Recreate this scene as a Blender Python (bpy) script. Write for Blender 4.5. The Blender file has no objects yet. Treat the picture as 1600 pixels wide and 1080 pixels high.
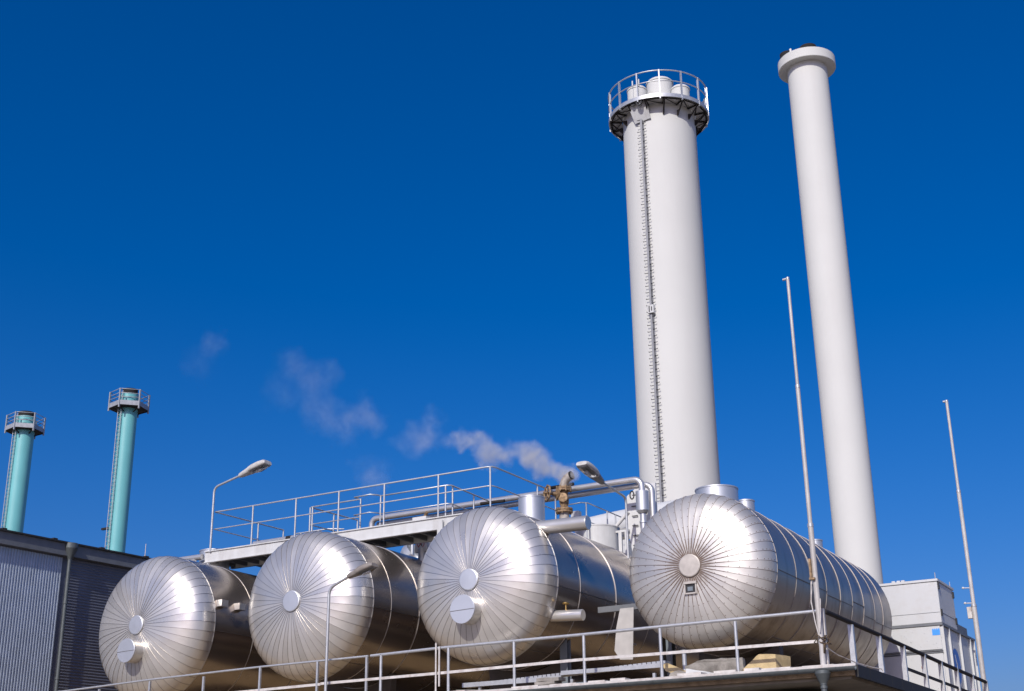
import bpy, bmesh, math, random
from mathutils import Vector, Matrix, noise
random.seed(7)
PI = math.pi
R = math.radians
scene = bpy.context.scene
COL = scene.collection

# ------------------------------------------------------------------ camera
PITCH, ROLL, YAW = R(20.289), R(-0.7792), R(-29.984)
cy, sy, cp, sp = math.cos(YAW), math.sin(YAW), math.cos(PITCH), math.sin(PITCH)
fwd = Vector((sy * cp, cy * cp, sp))
rgt = Vector((cy, -sy, 0))
upv = rgt.cross(fwd)
cr, sr = math.cos(ROLL), math.sin(ROLL)
rgt, upv = cr * rgt + sr * upv, -sr * rgt + cr * upv
cam = bpy.data.cameras.new("camera")
cam.sensor_width = 36.0
cam.lens = 36.0 * 2063.25 / 1600.0
cam.clip_start, cam.clip_end = 0.1, 6000
camo = bpy.data.objects.new("camera", cam)
COL.objects.link(camo)
m = Matrix((rgt, upv, -fwd)).transposed().to_4x4()
m.translation = Vector((0, 0, 1.7))
camo.matrix_world = m
scene.camera = camo

# ------------------------------------------------------------------ light
SUN_AZ, SUN_EL = R(9.0), R(34.5)          # azimuth from -Y towards +X
sun_dir = Vector((math.sin(SUN_AZ) * math.cos(SUN_EL), -math.cos(SUN_AZ) * math.cos(SUN_EL), math.sin(SUN_EL)))
sun = bpy.data.lights.new("sun", 'SUN')
sun.energy, sun.angle, sun.color = 3.65, R(0.53), (1.0, 0.955, 0.89)
suno = bpy.data.objects.new("sun", sun)
COL.objects.link(suno)
suno.rotation_euler = sun_dir.to_track_quat('Z', 'Y').to_euler()
suno.location = (0, -20, 60)

world = bpy.data.worlds.new("World")
scene.world = world
world.use_nodes = True
wn, wl = world.node_tree.nodes, world.node_tree.links
wn.clear()
sky = wn.new('ShaderNodeTexSky')
sky.sky_type = 'NISHITA'
sky.sun_disc = False
sky.sun_elevation = SUN_EL
sky.sun_rotation = PI - SUN_AZ
sky.altitude, sky.air_density, sky.dust_density, sky.ozone_density = 300, 1.0, 3.0, 6.0
hs = wn.new('ShaderNodeHueSaturation')
hs.inputs['Saturation'].default_value = 1.36
hs.inputs['Value'].default_value = 1.0
bg = wn.new('ShaderNodeBackground')
bg.inputs['Strength'].default_value = 0.112
wo = wn.new('ShaderNodeOutputWorld')
wl.new(sky.outputs[0], hs.inputs['Color'])
tint = wn.new('ShaderNodeMix')
tint.data_type, tint.blend_type = 'RGBA', 'MULTIPLY'
tint.inputs['Factor'].default_value = 1.0
tint.inputs['B'].default_value = (0.88, 0.765, 0.99, 1)
wl.new(hs.outputs[0], tint.inputs['A'])
wl.new(tint.outputs['Result'], bg.inputs['Color'])
wl.new(bg.outputs[0], wo.inputs['Surface'])

scene.view_settings.view_transform = 'Standard'
scene.view_settings.look = 'None'
scene.view_settings.exposure = 0.0
scene.view_settings.gamma = 1.0
scene.view_settings.use_curve_mapping = False
scene.cycles.max_bounces = 8
scene.cycles.sample_clamp_indirect = 6
scene.cycles.volume_step_rate = 1.0

# ------------------------------------------------------------------ materials
def mat(name, col, rough=0.5, metal=0.0, var=0.0, vscale=3.0, bump=0.0, bscale=40.0, streak=0.0,
        dirt=None, dirt_amt=0.0, dirt_scale=1.5, rvar=0.0, spec=0.5, coat=0.0, crough=0.18, stretch=(1, 1, 1)):
    M = bpy.data.materials.new(name)
    M.use_nodes = True
    n, l = M.node_tree.nodes, M.node_tree.links
    b = n['Principled BSDF']
    b.inputs['Metallic'].default_value = metal
    b.inputs['Roughness'].default_value = rough
    b.inputs['Specular IOR Level'].default_value = spec
    b.inputs['Coat Weight'].default_value = coat
    b.inputs['Coat Roughness'].default_value = crough
    geo = n.new('ShaderNodeNewGeometry')
    mp = n.new('ShaderNodeMapping')
    mp.inputs['Scale'].default_value = stretch
    l.new(geo.outputs['Position'], mp.inputs['Vector'])
    cur = None
    rgb = n.new('ShaderNodeRGB')
    rgb.outputs[0].default_value = (*col, 1)
    cur = rgb.outputs[0]
    if var:
        t = n.new('ShaderNodeTexNoise')
        t.inputs['Scale'].default_value = vscale
        t.inputs['Detail'].default_value = 6
        l.new(mp.outputs[0], t.inputs['Vector'])
        mr = n.new('ShaderNodeMapRange')
        mr.inputs['From Min'].default_value, mr.inputs['From Max'].default_value = 0.3, 0.7
        mr.inputs['To Min'].default_value, mr.inputs['To Max'].default_value = 1 - var, 1 + var
        l.new(t.outputs['Fac'], mr.inputs['Value'])
        mx = n.new('ShaderNodeMix')
        mx.data_type, mx.blend_type = 'RGBA', 'MULTIPLY'
        mx.inputs['Factor'].default_value = 1
        l.new(cur, mx.inputs['A'])
        l.new(mr.outputs[0], mx.inputs['B'])
        cur = mx.outputs['Result']
    if dirt:
        mp2 = n.new('ShaderNodeMapping')
        mp2.inputs['Scale'].default_value = (1, 1, 0.12 if streak else 1)
        l.new(geo.outputs['Position'], mp2.inputs['Vector'])
        t = n.new('ShaderNodeTexNoise')
        t.inputs['Scale'].default_value = dirt_scale
        t.inputs['Detail'].default_value = 8
        t.inputs['Roughness'].default_value = 0.65
        l.new(mp2.outputs[0], t.inputs['Vector'])
        mr = n.new('ShaderNodeMapRange')
        mr.inputs['From Min'].default_value, mr.inputs['From Max'].default_value = 0.48, 0.75
        mr.inputs['To Min'].default_value, mr.inputs['To Max'].default_value = 0, dirt_amt
        l.new(t.outputs['Fac'], mr.inputs['Value'])
        mx = n.new('ShaderNodeMix')
        mx.data_type = 'RGBA'
        l.new(mr.outputs[0], mx.inputs['Factor'])
        l.new(cur, mx.inputs['A'])
        mx.inputs['B'].default_value = (*dirt, 1)
        cur = mx.outputs['Result']
    l.new(cur, b.inputs['Base Color'])
    if rvar:
        t = n.new('ShaderNodeTexNoise')
        t.inputs['Scale'].default_value = 2.3
        t.inputs['Detail'].default_value = 7
        l.new(mp.outputs[0], t.inputs['Vector'])
        mr = n.new('ShaderNodeMapRange')
        mr.inputs['From Min'].default_value, mr.inputs['From Max'].default_value = 0.3, 0.7
        mr.inputs['To Min'].default_value, mr.inputs['To Max'].default_value = rough - rvar, rough + rvar
        l.new(t.outputs['Fac'], mr.inputs['Value'])
        l.new(mr.outputs[0], b.inputs['Roughness'])
    if bump:
        t = n.new('ShaderNodeTexNoise')
        t.inputs['Scale'].default_value = bscale
        t.inputs['Detail'].default_value = 4
        l.new(mp.outputs[0], t.inputs['Vector'])
        bp = n.new('ShaderNodeBump')
        bp.inputs['Strength'].default_value = 1.0
        bp.inputs['Distance'].default_value = bump
        l.new(t.outputs['Fac'], bp.inputs['Height'])
        l.new(bp.outputs[0], b.inputs['Normal'])
    return M

HEAD = mat("brushed_cladding", (0.66, 0.632, 0.575), 0.34, 0.66, var=0.05, vscale=1.2, bump=0.005, bscale=1.5, rvar=0.05, coat=0.35, crough=0.16)
HEAD_DULL = mat("dull_cladding", (0.60, 0.575, 0.525), 0.43, 0.64, var=0.06, vscale=1.5, bump=0.004, bscale=3.0, rvar=0.05)
BODY = mat("tank_sheet", (0.40, 0.345, 0.295), 0.25, 0.86, var=0.06, vscale=0.5, bump=0.006, bscale=0.8, rvar=0.03)
BODY_DULL = mat("dull_tank_sheet", (0.33, 0.295, 0.262), 0.36, 0.8, var=0.08, vscale=0.5, bump=0.005, bscale=0.8, rvar=0.03,
                dirt=(0.09, 0.065, 0.05), dirt_amt=0.75, dirt_scale=2.6, streak=1)
SEAM = mat("dark_seam", (0.15, 0.135, 0.12), 0.5, 0.5)
FOLD = mat("folded_seam", (0.36, 0.33, 0.30), 0.28, 0.9)
RUSTSEAM = mat("rusty_seam", (0.16, 0.115, 0.085), 0.75, 0.1)
def sheet_variation(M, dcol, drough):
    n, l = M.node_tree.nodes, M.node_tree.links
    b = n['Principled BSDF']
    a = n.new('ShaderNodeAttribute'); a.attribute_name = 'sheet'
    src = b.inputs['Base Color'].links[0].from_socket
    mr = n.new('ShaderNodeMapRange'); mr.inputs['From Min'].default_value = -1; mr.inputs['To Min'].default_value = 1 - dcol; mr.inputs['To Max'].default_value = 1 + dcol
    l.new(a.outputs['Fac'], mr.inputs['Value'])
    mx = n.new('ShaderNodeMix'); mx.data_type, mx.blend_type = 'RGBA', 'MULTIPLY'; mx.inputs['Factor'].default_value = 1
    l.new(src, mx.inputs['A']); l.new(mr.outputs[0], mx.inputs['B']); l.new(mx.outputs['Result'], b.inputs['Base Color'])
    rs = b.inputs['Roughness'].links[0].from_socket
    ma = n.new('ShaderNodeMath'); ma.operation = 'MULTIPLY_ADD'; ma.inputs[1].default_value = drough
    l.new(a.outputs['Fac'], ma.inputs[0]); l.new(rs, ma.inputs[2]); l.new(ma.outputs[0], b.inputs['Roughness'])
sheet_variation(HEAD, 0.05, 0.05)
sheet_variation(HEAD_DULL, 0.05, 0.04)
def ring_stain(M, cx, cz, r0, r1, col, amt):
    n, l = M.node_tree.nodes, M.node_tree.links
    b = n['Principled BSDF']
    src = b.inputs['Base Color'].links[0].from_socket
    geo = n.new('ShaderNodeNewGeometry')
    sp = n.new('ShaderNodeSeparateXYZ'); l.new(geo.outputs['Position'], sp.inputs[0])
    cb = n.new('ShaderNodeCombineXYZ'); l.new(sp.outputs['X'], cb.inputs['X']); l.new(sp.outputs['Z'], cb.inputs['Z'])
    d = n.new('ShaderNodeVectorMath'); d.operation = 'DISTANCE'; d.inputs[1].default_value = (cx, 0, cz); l.new(cb.outputs[0], d.inputs[0])
    t = n.new('ShaderNodeTexNoise'); t.inputs['Scale'].default_value = 9; t.inputs['Detail'].default_value = 5; l.new(geo.outputs['Position'], t.inputs['Vector'])
    mr = n.new('ShaderNodeMapRange'); mr.inputs['From Min'].default_value = r1; mr.inputs['From Max'].default_value = r0; mr.inputs['To Min'].default_value = 0; mr.inputs['To Max'].default_value = amt
    l.new(d.outputs['Value'], mr.inputs['Value'])
    m2 = n.new('ShaderNodeMapRange'); m2.inputs['From Min'].default_value = 0.35; m2.inputs['From Max'].default_value = 0.65
    l.new(t.outputs['Fac'], m2.inputs['Value'])
    mu = n.new('ShaderNodeMath'); mu.operation = 'MULTIPLY'; l.new(mr.outputs[0], mu.inputs[0]); l.new(m2.outputs[0], mu.inputs[1])
    mx = n.new('ShaderNodeMix'); mx.data_type = 'RGBA'; l.new(mu.outputs[0], mx.inputs['Factor']); l.new(src, mx.inputs['A']); mx.inputs['B'].default_value = (*col, 1)
    l.new(mx.outputs['Result'], b.inputs['Base Color'])
ring_stain(HEAD_DULL, -11.09, 7.16, 0.26, 0.62, (0.15, 0.085, 0.05), 0.9)
BAND_DULL = mat("dull_band", (0.40, 0.37, 0.34), 0.5, 0.7)
BAND = mat("bright_band", (0.58, 0.56, 0.53), 0.42, 0.8)
CAP = mat("cap_sheet", (0.60, 0.62, 0.64), 0.48, 0.75, var=0.04)
LADDER_GREY = mat("ladder_grey", (0.27, 0.275, 0.28), 0.5, 0.3, var=0.15, vscale=4)
SADDLE = mat("saddle_paint", (0.085, 0.075, 0.065), 0.7, 0.0, var=0.2)
CAP_TAN = mat("weathered_cap", (0.50, 0.46, 0.41), 0.6, 0.5, var=0.10, vscale=8)
GALV = mat("galvanised_steel", (0.52, 0.53, 0.53), 0.42, 0.55, var=0.10, vscale=9)
GALV_PAINT = mat("pale_grey_paint", (0.56, 0.57, 0.56), 0.5, 0.0, var=0.06, vscale=4, dirt=(0.28, 0.24, 0.20), dirt_amt=0.35, dirt_scale=3, streak=1)
DARKSTEEL = mat("dark_steel", (0.03, 0.026, 0.024), 0.75, 0.0, spec=0.2, var=0.2)
PLATE_GREY = mat("weathered_pale_plate", (0.44, 0.425, 0.40), 0.6, 0.0, var=0.12, vscale=4)
PIPE = mat("pipe_jacket", (0.62, 0.61, 0.59), 0.34, 0.65, var=0.05)
WHITE = mat("white_chimney_paint", (0.605, 0.607, 0.572), 0.75, 0.0, spec=0.25, var=0.02, vscale=0.5, dirt=(0.55, 0.53, 0.50), dirt_amt=0.35, dirt_scale=0.9, streak=1, bump=0.002, bscale=2)
WHITE_BOX = mat("off_white_panel", (0.55, 0.56, 0.55), 0.5, 0.0, var=0.03, vscale=2, dirt=(0.40, 0.36, 0.30), dirt_amt=0.25, dirt_scale=4)
WHITE_PLATE = mat("white_plate", (0.60, 0.60, 0.585), 0.5, 0.0, var=0.03)
TEAL = mat("teal_paint", (0.16, 0.47, 0.48), 0.42, 0.0, var=0.05, vscale=0.6, dirt=(0.07, 0.25, 0.25), dirt_amt=0.4, dirt_scale=0.8, streak=1)
FASCIA = mat("dark_grey_fascia", (0.16, 0.17, 0.18), 0.55, 0.2, var=0.12, vscale=3)
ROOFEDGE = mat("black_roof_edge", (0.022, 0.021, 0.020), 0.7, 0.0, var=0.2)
CORR_V = mat("ribbed_grey_sheet", (0.41, 0.47, 0.55), 0.45, 0.3, var=0.08)
CORR_H = mat("dark_corrugated_sheet", (0.16, 0.165, 0.19), 0.5, 0.35, var=0.10, vscale=1.5)
ZINC = mat("zinc_gutter", (0.11, 0.125, 0.125), 0.5, 0.35, var=0.15, vscale=5)
SOFFIT = mat("soffit_board", (0.20, 0.17, 0.12), 0.8, 0.0, var=0.15)
WALLSHEET = mat("blue_grey_wall", (0.17, 0.20, 0.22), 0.6, 0.1, var=0.08)
DECKM = mat("gravel_roof_felt", (0.33, 0.24, 0.14), 0.9, 0.0, var=0.3, vscale=6, bump=0.02, bscale=30)
LIP = mat("pale_roof_edge", (0.60, 0.57, 0.53), 0.6, 0.2, var=0.15, vscale=6, dirt=(0.25, 0.15, 0.10), dirt_amt=0.6, dirt_scale=5)
ASPHALT = mat("yard_ground", (0.24, 0.20, 0.16), 0.9, 0.0, var=0.25, vscale=0.2, bump=0.01, bscale=20)
RUST = mat("rusty_brass", (0.31, 0.21, 0.115), 0.6, 0.35, var=0.45, vscale=14, dirt=(0.10, 0.05, 0.025), dirt_amt=0.9, dirt_scale=9)
STONEPIPE = mat("weathered_grey_pipe", (0.42, 0.385, 0.34), 0.7, 0.1, var=0.2, vscale=10, dirt=(0.16, 0.11, 0.08), dirt_amt=0.7, dirt_scale=7)
SOOT = mat("soot_black", (0.015, 0.013, 0.012), 0.9)
LAMPG = mat("lamp_housing_grey", (0.52, 0.51, 0.48), 0.55, 0.0, var=0.12, vscale=9, dirt=(0.22, 0.18, 0.14), dirt_amt=0.5, dirt_scale=10)
LAMPD = mat("lamp_neck_dark", (0.20, 0.20, 0.20), 0.5, 0.2)
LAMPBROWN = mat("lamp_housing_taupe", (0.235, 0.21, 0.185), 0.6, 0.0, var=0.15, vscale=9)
FOAM = mat("yellow_foam", (0.52, 0.40, 0.21), 0.9, 0.0, var=0.12, vscale=7, bump=0.01, bscale=35)
SLAB = mat("grey_board", (0.27, 0.25, 0.22), 0.85, 0.0, var=0.2, vscale=5, dirt=(0.06, 0.05, 0.04), dirt_amt=0.8, dirt_scale=3, bump=0.008, bscale=25)
BLUE = mat("blue_sign", (0.02, 0.13, 0.48), 0.45)
LBLUE = mat("light_blue_sticker", (0.05, 0.30, 0.78), 0.45)
RED = mat("red_sign_ring", (0.40, 0.07, 0.06), 0.5)
BLACK = mat("black_paint", (0.02, 0.02, 0.02), 0.5)
ORANGE = mat("orange_tag", (0.55, 0.22, 0.04), 0.5)
WIRE = mat("rusty_wire", (0.12, 0.085, 0.05), 0.8, 0.2, var=0.3, vscale=30)
BRASS = mat("brass", (0.55, 0.36, 0.12), 0.35, 0.9, var=0.2, vscale=20)
GLASS = bpy.data.materials.new("lamp_glass")
GLASS.use_nodes = True
_b = GLASS.node_tree.nodes['Principled BSDF']
_b.inputs['Transmission Weight'].default_value = 1.0
_b.inputs['Roughness'].default_value = 0.05
_b.inputs['IOR'].default_value = 1.1
_b.inputs['Base Color'].default_value = (0.9, 0.92, 0.92, 1)

# ------------------------------------------------------------------ mesh helpers
class MB:
    def __init__(s):
        s.v, s.f, s.m, s.sm = [], [], [], []
    def add(s, verts, faces, mi=0, smooth=False):
        o = len(s.v)
        s.v += [tuple(p) for p in verts]
        for f in faces:
            s.f.append([o + i for i in f]); s.m.append(mi); s.sm.append(smooth)
    def box(s, c, d, mi=0, rot=None):
        hx, hy, hz = d[0] / 2, d[1] / 2, d[2] / 2
        P = [Vector((x * hx, y * hy, z * hz)) for x in (-1, 1) for y in (-1, 1) for z in (-1, 1)]
        if rot: P = [rot @ p for p in P]
        P = [p + Vector(c) for p in P]
        s.add(P, [(0, 1, 3, 2), (4, 6, 7, 5), (0, 4, 5, 1), (2, 3, 7, 6), (0, 2, 6, 4), (1, 5, 7, 3)], mi)
    def span(s, a, b, mi=0):
        s.box([(a[i] + b[i]) / 2 for i in range(3)], [abs(b[i] - a[i]) for i in range(3)], mi)
    def bevbox(s, a, b, r=0.02, mi=0):
        bm = bmesh.new()
        bmesh.ops.create_cube(bm, size=1)
        c = [(a[i] + b[i]) / 2 for i in range(3)]; d = [abs(b[i] - a[i]) for i in range(3)]
        for v in bm.verts: v.co = Vector([v.co[i] * d[i] + c[i] for i in range(3)])
        bmesh.ops.bevel(bm, geom=bm.edges[:], offset=r, segments=2, affect='EDGES', profile=0.5)
        bm.verts.index_update()
        s.add([v.co.copy() for v in bm.verts], [[v.index for v in f.verts] for f in bm.faces], mi)
        bm.free()
    def tube(s, pts, r, n=10, mi=0, caps=True, smooth=True, closed=False):
        pts = [Vector(p) for p in pts]
        N = len(pts)
        rs = r if isinstance(r, (list, tuple)) else [r] * N
        rings = []; prev = None
        for i, p in enumerate(pts):
            if closed:
                t = (pts[(i + 1) % N] - pts[i - 1]).normalized()
            else:
                t = (pts[min(i + 1, N - 1)] - pts[max(i - 1, 0)]).normalized()
            if prev is None:
                a = Vector((0, 0, 1)) if abs(t.z) < 0.9 else Vector((1, 0, 0))
                u = (a - t * a.dot(t)).normalized()
            else:
                u = (prev - t * prev.dot(t)).normalized()
            prev = u; w = t.cross(u)
            k = 1.0
            if 0 < i < N - 1 and not closed:
                c = (pts[i] - pts[i - 1]).normalized().dot((pts[i + 1] - pts[i]).normalized())
                k = 1 / max(0.5, math.sqrt((1 + c) / 2))
            rings.append([p + (u * math.cos(2 * PI * j / n) + w * math.sin(2 * PI * j / n)) * rs[i] * (k if k < 1.05 else 1) for j in range(n)])
        V = [q for g in rings for q in g]; F = []
        for i in range(N if closed else N - 1):
            a, b = i * n, ((i + 1) % N) * n
            for j in range(n):
                F.append((a + j, a + (j + 1) % n, b + (j + 1) % n, b + j))
        s.add(V, F, mi, smooth)
        if caps and not closed:
            s.add(rings[0], [tuple(range(n))[::-1]], mi)
            s.add(rings[-1], [tuple(range(n))], mi)
    def lathe(s, o, axis, prof, n=32, mi=0, smooth=True, sharp=True):
        """prof: list of (radius, distance along axis)"""
        t = Vector(axis).normalized()
        a = Vector((0, 0, 1)) if abs(t.z) < 0.9 else Vector((1, 0, 0))
        u = (a - t * a.dot(t)).normalized(); w = t.cross(u); o = Vector(o)
        ring = lambda r, d: [o + t * d + (u * math.cos(2 * PI * j / n) + w * math.sin(2 * PI * j / n)) * r for j in range(n)]
        if sharp:
            for (r0, d0), (r1, d1) in zip(prof[:-1], prof[1:]):
                V = ring(max(r0, 1e-4), d0) + ring(max(r1, 1e-4), d1)
                s.add(V, [(j, (j + 1) % n, n + (j + 1) % n, n + j) for j in range(n)], mi, smooth)
        else:
            V = []; F = []
            for i, (r, d) in enumerate(prof): V += ring(max(r, 1e-4), d)
            for i in range(len(prof) - 1):
                for j in range(n):
                    F.append((i * n + j, i * n + (j + 1) % n, (i + 1) * n + (j + 1) % n, (i + 1) * n + j))
            s.add(V, F, mi, smooth)
    def prism(s, poly, ext, mi=0):
        """poly: list of 3-D points (planar), ext: extrusion vector"""
        n = len(poly); e = Vector(ext)
        V = [Vector(p) for p in poly] + [Vector(p) + e for p in poly]
        F = [tuple(range(n))[::-1], tuple(range(n, 2 * n))] + [(i, (i + 1) % n, n + (i + 1) % n, n + i) for i in range(n)]
        s.add(V, F, mi)
    def build(s, name, mats, parent=None, loc=None):
        if not isinstance(mats, (list, tuple)): mats = [mats]
        org = Vector(loc) if loc is not None else (parent_world(parent) if parent else Vector((0, 0, 0)))
        me = bpy.data.meshes.new(name)
        me.from_pydata([tuple(Vector(p) - org) for p in s.v], [], s.f)
        for mm in mats: me.materials.append(mm)
        me.polygons.foreach_set('material_index', s.m)
        me.polygons.foreach_set('use_smooth', s.sm)
        bm = bmesh.new(); bm.from_mesh(me)
        bmesh.ops.recalc_face_normals(bm, faces=bm.faces[:])
        bm.to_mesh(me); bm.free(); me.update()
        o = bpy.data.objects.new(name, me); COL.objects.link(o)
        if parent:
            o.parent = parent
            o.location = org - parent_world(parent)
        else:
            o.location = org
        return o

def parent_world(o):
    p = Vector(o.location)
    while o.parent:
        o = o.parent; p += Vector(o.location)
    return p

def tag(o, label, cat, group=None, kind=None):
    o['label'] = label
    if cat: o['category'] = cat
    if group: o['group'] = group
    if kind: o['kind'] = kind
    return o

def thing(name, loc, label, cat, group=None):
    o = bpy.data.objects.new(name, None); COL.objects.link(o)
    o.location = loc
    o.empty_display_size = 0.3
    return tag(o, label, cat, group)

def arc(c, a, b, n=6):
    """quarter bend from direction a to direction b: points c + ..., a and b vectors"""
    c, a, b = Vector(c), Vector(a), Vector(b)
    return [c + a * math.cos(t * PI / 2 / n) + b * math.sin(t * PI / 2 / n) for t in range(n + 1)]

# ------------------------------------------------------------------ ground
g = MB()
g.add([(-3000, -3000, 0), (3000, -3000, 0), (3000, 3000, 0), (-3000, 3000, 0)], [(0, 1, 2, 3)])
go = g.build('ground', ASPHALT)
tag(go, 'brown grey yard ground under the plant', 'ground', kind='structure')

# ------------------------------------------------------------------ tank house (low building that carries the tanks)
DZ = 4.66
bh = thing('low_building', (-18, 34, 0), 'low flat roofed building with grey gutter carrying the four steel tanks', 'building')
w = MB(); w.span((-31, 26.4, 0), (-8.3, 50.5, 4.2)); 
for i in range(13):
    x = -30.2 + i * 1.8
    w.span((x - 0.012, 26.385, 0), (x + 0.012, 26.399, 4.2), 1)
w.build('wall', [WALLSHEET, FASCIA], bh)
r_ = MB(); r_.span((-31.6, 25.42, 4.44), (-7.26, 51, 4.60)); 
r_.build('roof_slab', [DECKM], bh)
r_ = MB(); r_.span((-31.5, 25.5, 4.38), (-7.36, 50.9, 4.436)); r_.build('soffit', SOFFIT, bh)
# pale sheet edge along the front and dark edge along the side
e = MB(); e.span((-18.7, 25.36, 4.604), (-7.22, 26.1, 4.655))
rng = random.Random(3)
x = -18.6
while x < -7.6:
    l_ = rng.uniform(0.15, 0.7)
    if rng.random() < 0.75:
        e.span((x, 25.40, 4.656), (min(x + l_, -7.3), 25.40 + rng.uniform(0.05, 0.4), 4.66 + rng.uniform(0.006, 0.045)))
    x += l_ + rng.uniform(0.02, 0.3)
e.build('roof_edge_sheet', LIP, bh)
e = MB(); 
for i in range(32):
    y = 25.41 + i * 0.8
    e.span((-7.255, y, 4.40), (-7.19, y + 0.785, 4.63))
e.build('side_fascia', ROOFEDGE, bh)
e = MB()
n = 12; prof = [(math.cos(PI + PI * i / n) * 0.075, math.sin(PI + PI * i / n) * 0.075) for i in range(n + 1)]
V = []; 
for xx in (-18.7, -7.2):
    V += [(xx, 25.27 + p[0], 4.585 + p[1]) for p in prof] + [(xx, 25.27 + p[0] * 0.92, 4.587 + p[1] * 0.9) for p in prof[::-1]]
k = len(prof) * 2
e.add(V, [(i, (i + 1) % k, k + (i + 1) % k, k + i) for i in range(k)] + [tuple(range(k)), tuple(range(k, 2 * k))], 0, False)
for i in range(15):
    e.tube([(-18.2 + i * 0.76, 25.27 + 0.078 * math.cos(PI + PI * j / 8), 4.585 + 0.078 * math.sin(PI + PI * j / 8)) for j in range(9)], 0.006, 5)
e.build('gutter', ZINC, bh)
e = MB()
e.lathe((-7.84, 25.27, 4.54), (0, 0, -1), [(0.15, 0), (0.15, 0.06), (0.065, 0.24), (0.065, 0.26), (0.055, 0.26), (0.055, 4.5)], 20)
e.lathe((-7.84, 25.27, 4.26), (0, 0, -1), [(0.056, 0), (0.068, 0), (0.068, 0.05), (0.056, 0.05)], 20)
e.build('downpipe', ZINC, bh)

# ------------------------------------------------------------------ tanks
def tank(X, Z, Rr, Ys, h, Yend, label, headm, bodym, bands, seamm, capm, rc, manhole, nozzles, seed, zig, saddles, NG=48):
    rnd = random.Random(seed)
    t = thing('storage_tank', (X, Ys, Z - Rr), label, 'tank', 'steel storage tanks in a row on the roof')
    # front head: gores, each a separate flat sheet with a standing seam
    hd = MB()
    NR = 26
    prof = []
    NE = 2.7
    dome = lambda r_: h * max(0.0, 1 - (r_ / Rr) ** NE) ** (1 / NE)
    q0 = math.asin(min(0.999, (rc * 0.9 / Rr) ** (NE / 2)))
    for i in range(NR + 1):
        a = q0 + (PI / 2 - q0) * i / NR
        ca = max(0.0, math.cos(a))
        rr = Rr * math.sin(a) ** (2 / NE); yy = Ys - h * ca ** (2 / NE)
        nr, ny = (rr / Rr) ** (NE - 1) / Rr, -(ca ** (2 / NE)) ** (NE - 1) / h
        L = math.hypot(nr, ny)
        prof.append((rr, yy, nr / L, ny / L))
    off = rnd.uniform(0, 0.1)
    for gi in range(NG):
        a0 = 2 * PI * (gi + off) / NG; a1 = 2 * PI * (gi + 1 + off) / NG
        d0, d1 = rnd.uniform(0, 0.005), rnd.uniform(0, 0.005)
        wob = rnd.uniform(0, 6.28)
        V = []
        for k_, (rr, yy, nr, ny) in enumerate(prof):
            fade = max(0.0, math.sin(PI * k_ / NR)) ** 0.5
            for aa, dd in ((a0, d0), ((a0 + a1) / 2, (d0 + d1) / 2 - 0.003 * rr / Rr + 0.001 * math.sin(k_ * 0.7 + wob)), (a1, d1)):
                d_ = dd * fade
                rw = rr + nr * d_
                V.append((X + rw * math.cos(aa), yy + ny * d_, Z + rw * math.sin(aa)))
        F = []
        for k_ in range(NR):
            for j in range(2):
                F.append((k_ * 3 + j, k_ * 3 + j + 1, k_ * 3 + j + 4, k_ * 3 + j + 3))
        hd.add(V, F, 0, True)
        # seam strip at a0
        V = []
        for k_, (rr, yy, nr, ny) in enumerate(prof):
            hw = 0.0036 if seamm is not RUSTSEAM else (0.010 if k_ < 3 else 0.0065 if k_ < 6 else 0.0028)
            for s_, e_ in ((-1, -0.004), (-1, 0.005), (1, 0.005), (1, -0.004)):
                rw = rr + nr * (e_ + 0.004)
                da = s_ * hw / max(rr, 0.05)
                V.append((X + rw * math.cos(a0 + da), yy + ny * (e_ + 0.004), Z + rw * math.sin(a0 + da)))
        F = []
        for k_ in range(NR):
            for j in range(3):
                F.append((k_ * 4 + j, k_ * 4 + j + 1, k_ * 4 + j + 5, k_ * 4 + j + 4))
        hd.add(V, F, 1, False)
    ho = hd.build('front_head', [headm, seamm], t)
    at = ho.data.attributes.new('sheet', 'FLOAT', 'FACE')
    per = NR * 2 + NR * 3
    sheet_v = [rnd.uniform(-1, 1) for _ in range(NG)]
    at.data.foreach_set('value', [sheet_v[i // per] for i in range(len(ho.data.polygons))])
    if seamm is RUSTSEAM:
        sc = MB()
        for gi in range(0, NG):
            a0 = 2 * PI * (gi + off) / NG + 0.02
            for k_ in (3, 6, 9, 12, 15, 18, 20, 22, 24):
                rr, yy, nr, ny = prof[k_]
                sc.lathe((X + rr * math.cos(a0), yy + ny * 0.004, Z + rr * math.sin(a0)), (nr * math.cos(a0), ny, nr * math.sin(a0)), [(0.010, 0), (0.008, 0.007), (0, 0.008)], 6)
        so = sc.build('screws', seamm, ho); so['kind'] = 'stuff'
    # barrel: slightly faceted sheet courses
    bd = MB()
    ys = [Ys + 0.02] + [b for b in bands] + [Yend]
    for i in range(len(ys) - 1):
        dr = -0.002 - 0.006 * (i % 2)
        bd.lathe((X, 0, Z), (0, 1, 0), [(Rr + dr, ys[i]), (Rr + dr, (ys[i] + ys[i + 1]) / 2), (Rr + dr, ys[i + 1])], 96, sharp=False)
        # lengthwise lap seam, stepped from course to course
        for base in (-0.10, PI + 0.1, -1.0):
            an = base + (zig[i % len(zig)] if base == -0.10 else rnd.uniform(-0.1, 0.1))
            V = []
            for yy in (ys[i], ys[i + 1]):
                for s_, e_ in ((-1, -0.01), (-1, 0.006), (1, 0.006), (1, -0.01)):
                    V.append((X + (Rr + e_) * math.cos(an + s_ * 0.008 / Rr), yy, Z + (Rr + e_) * math.sin(an + s_ * 0.008 / Rr)))
            bd.add(V, [(0, 1, 5, 4), (1, 2, 6, 5), (2, 3, 7, 6)], 1)
    bd.build('barrel', [bodym, SEAM], t)
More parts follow.
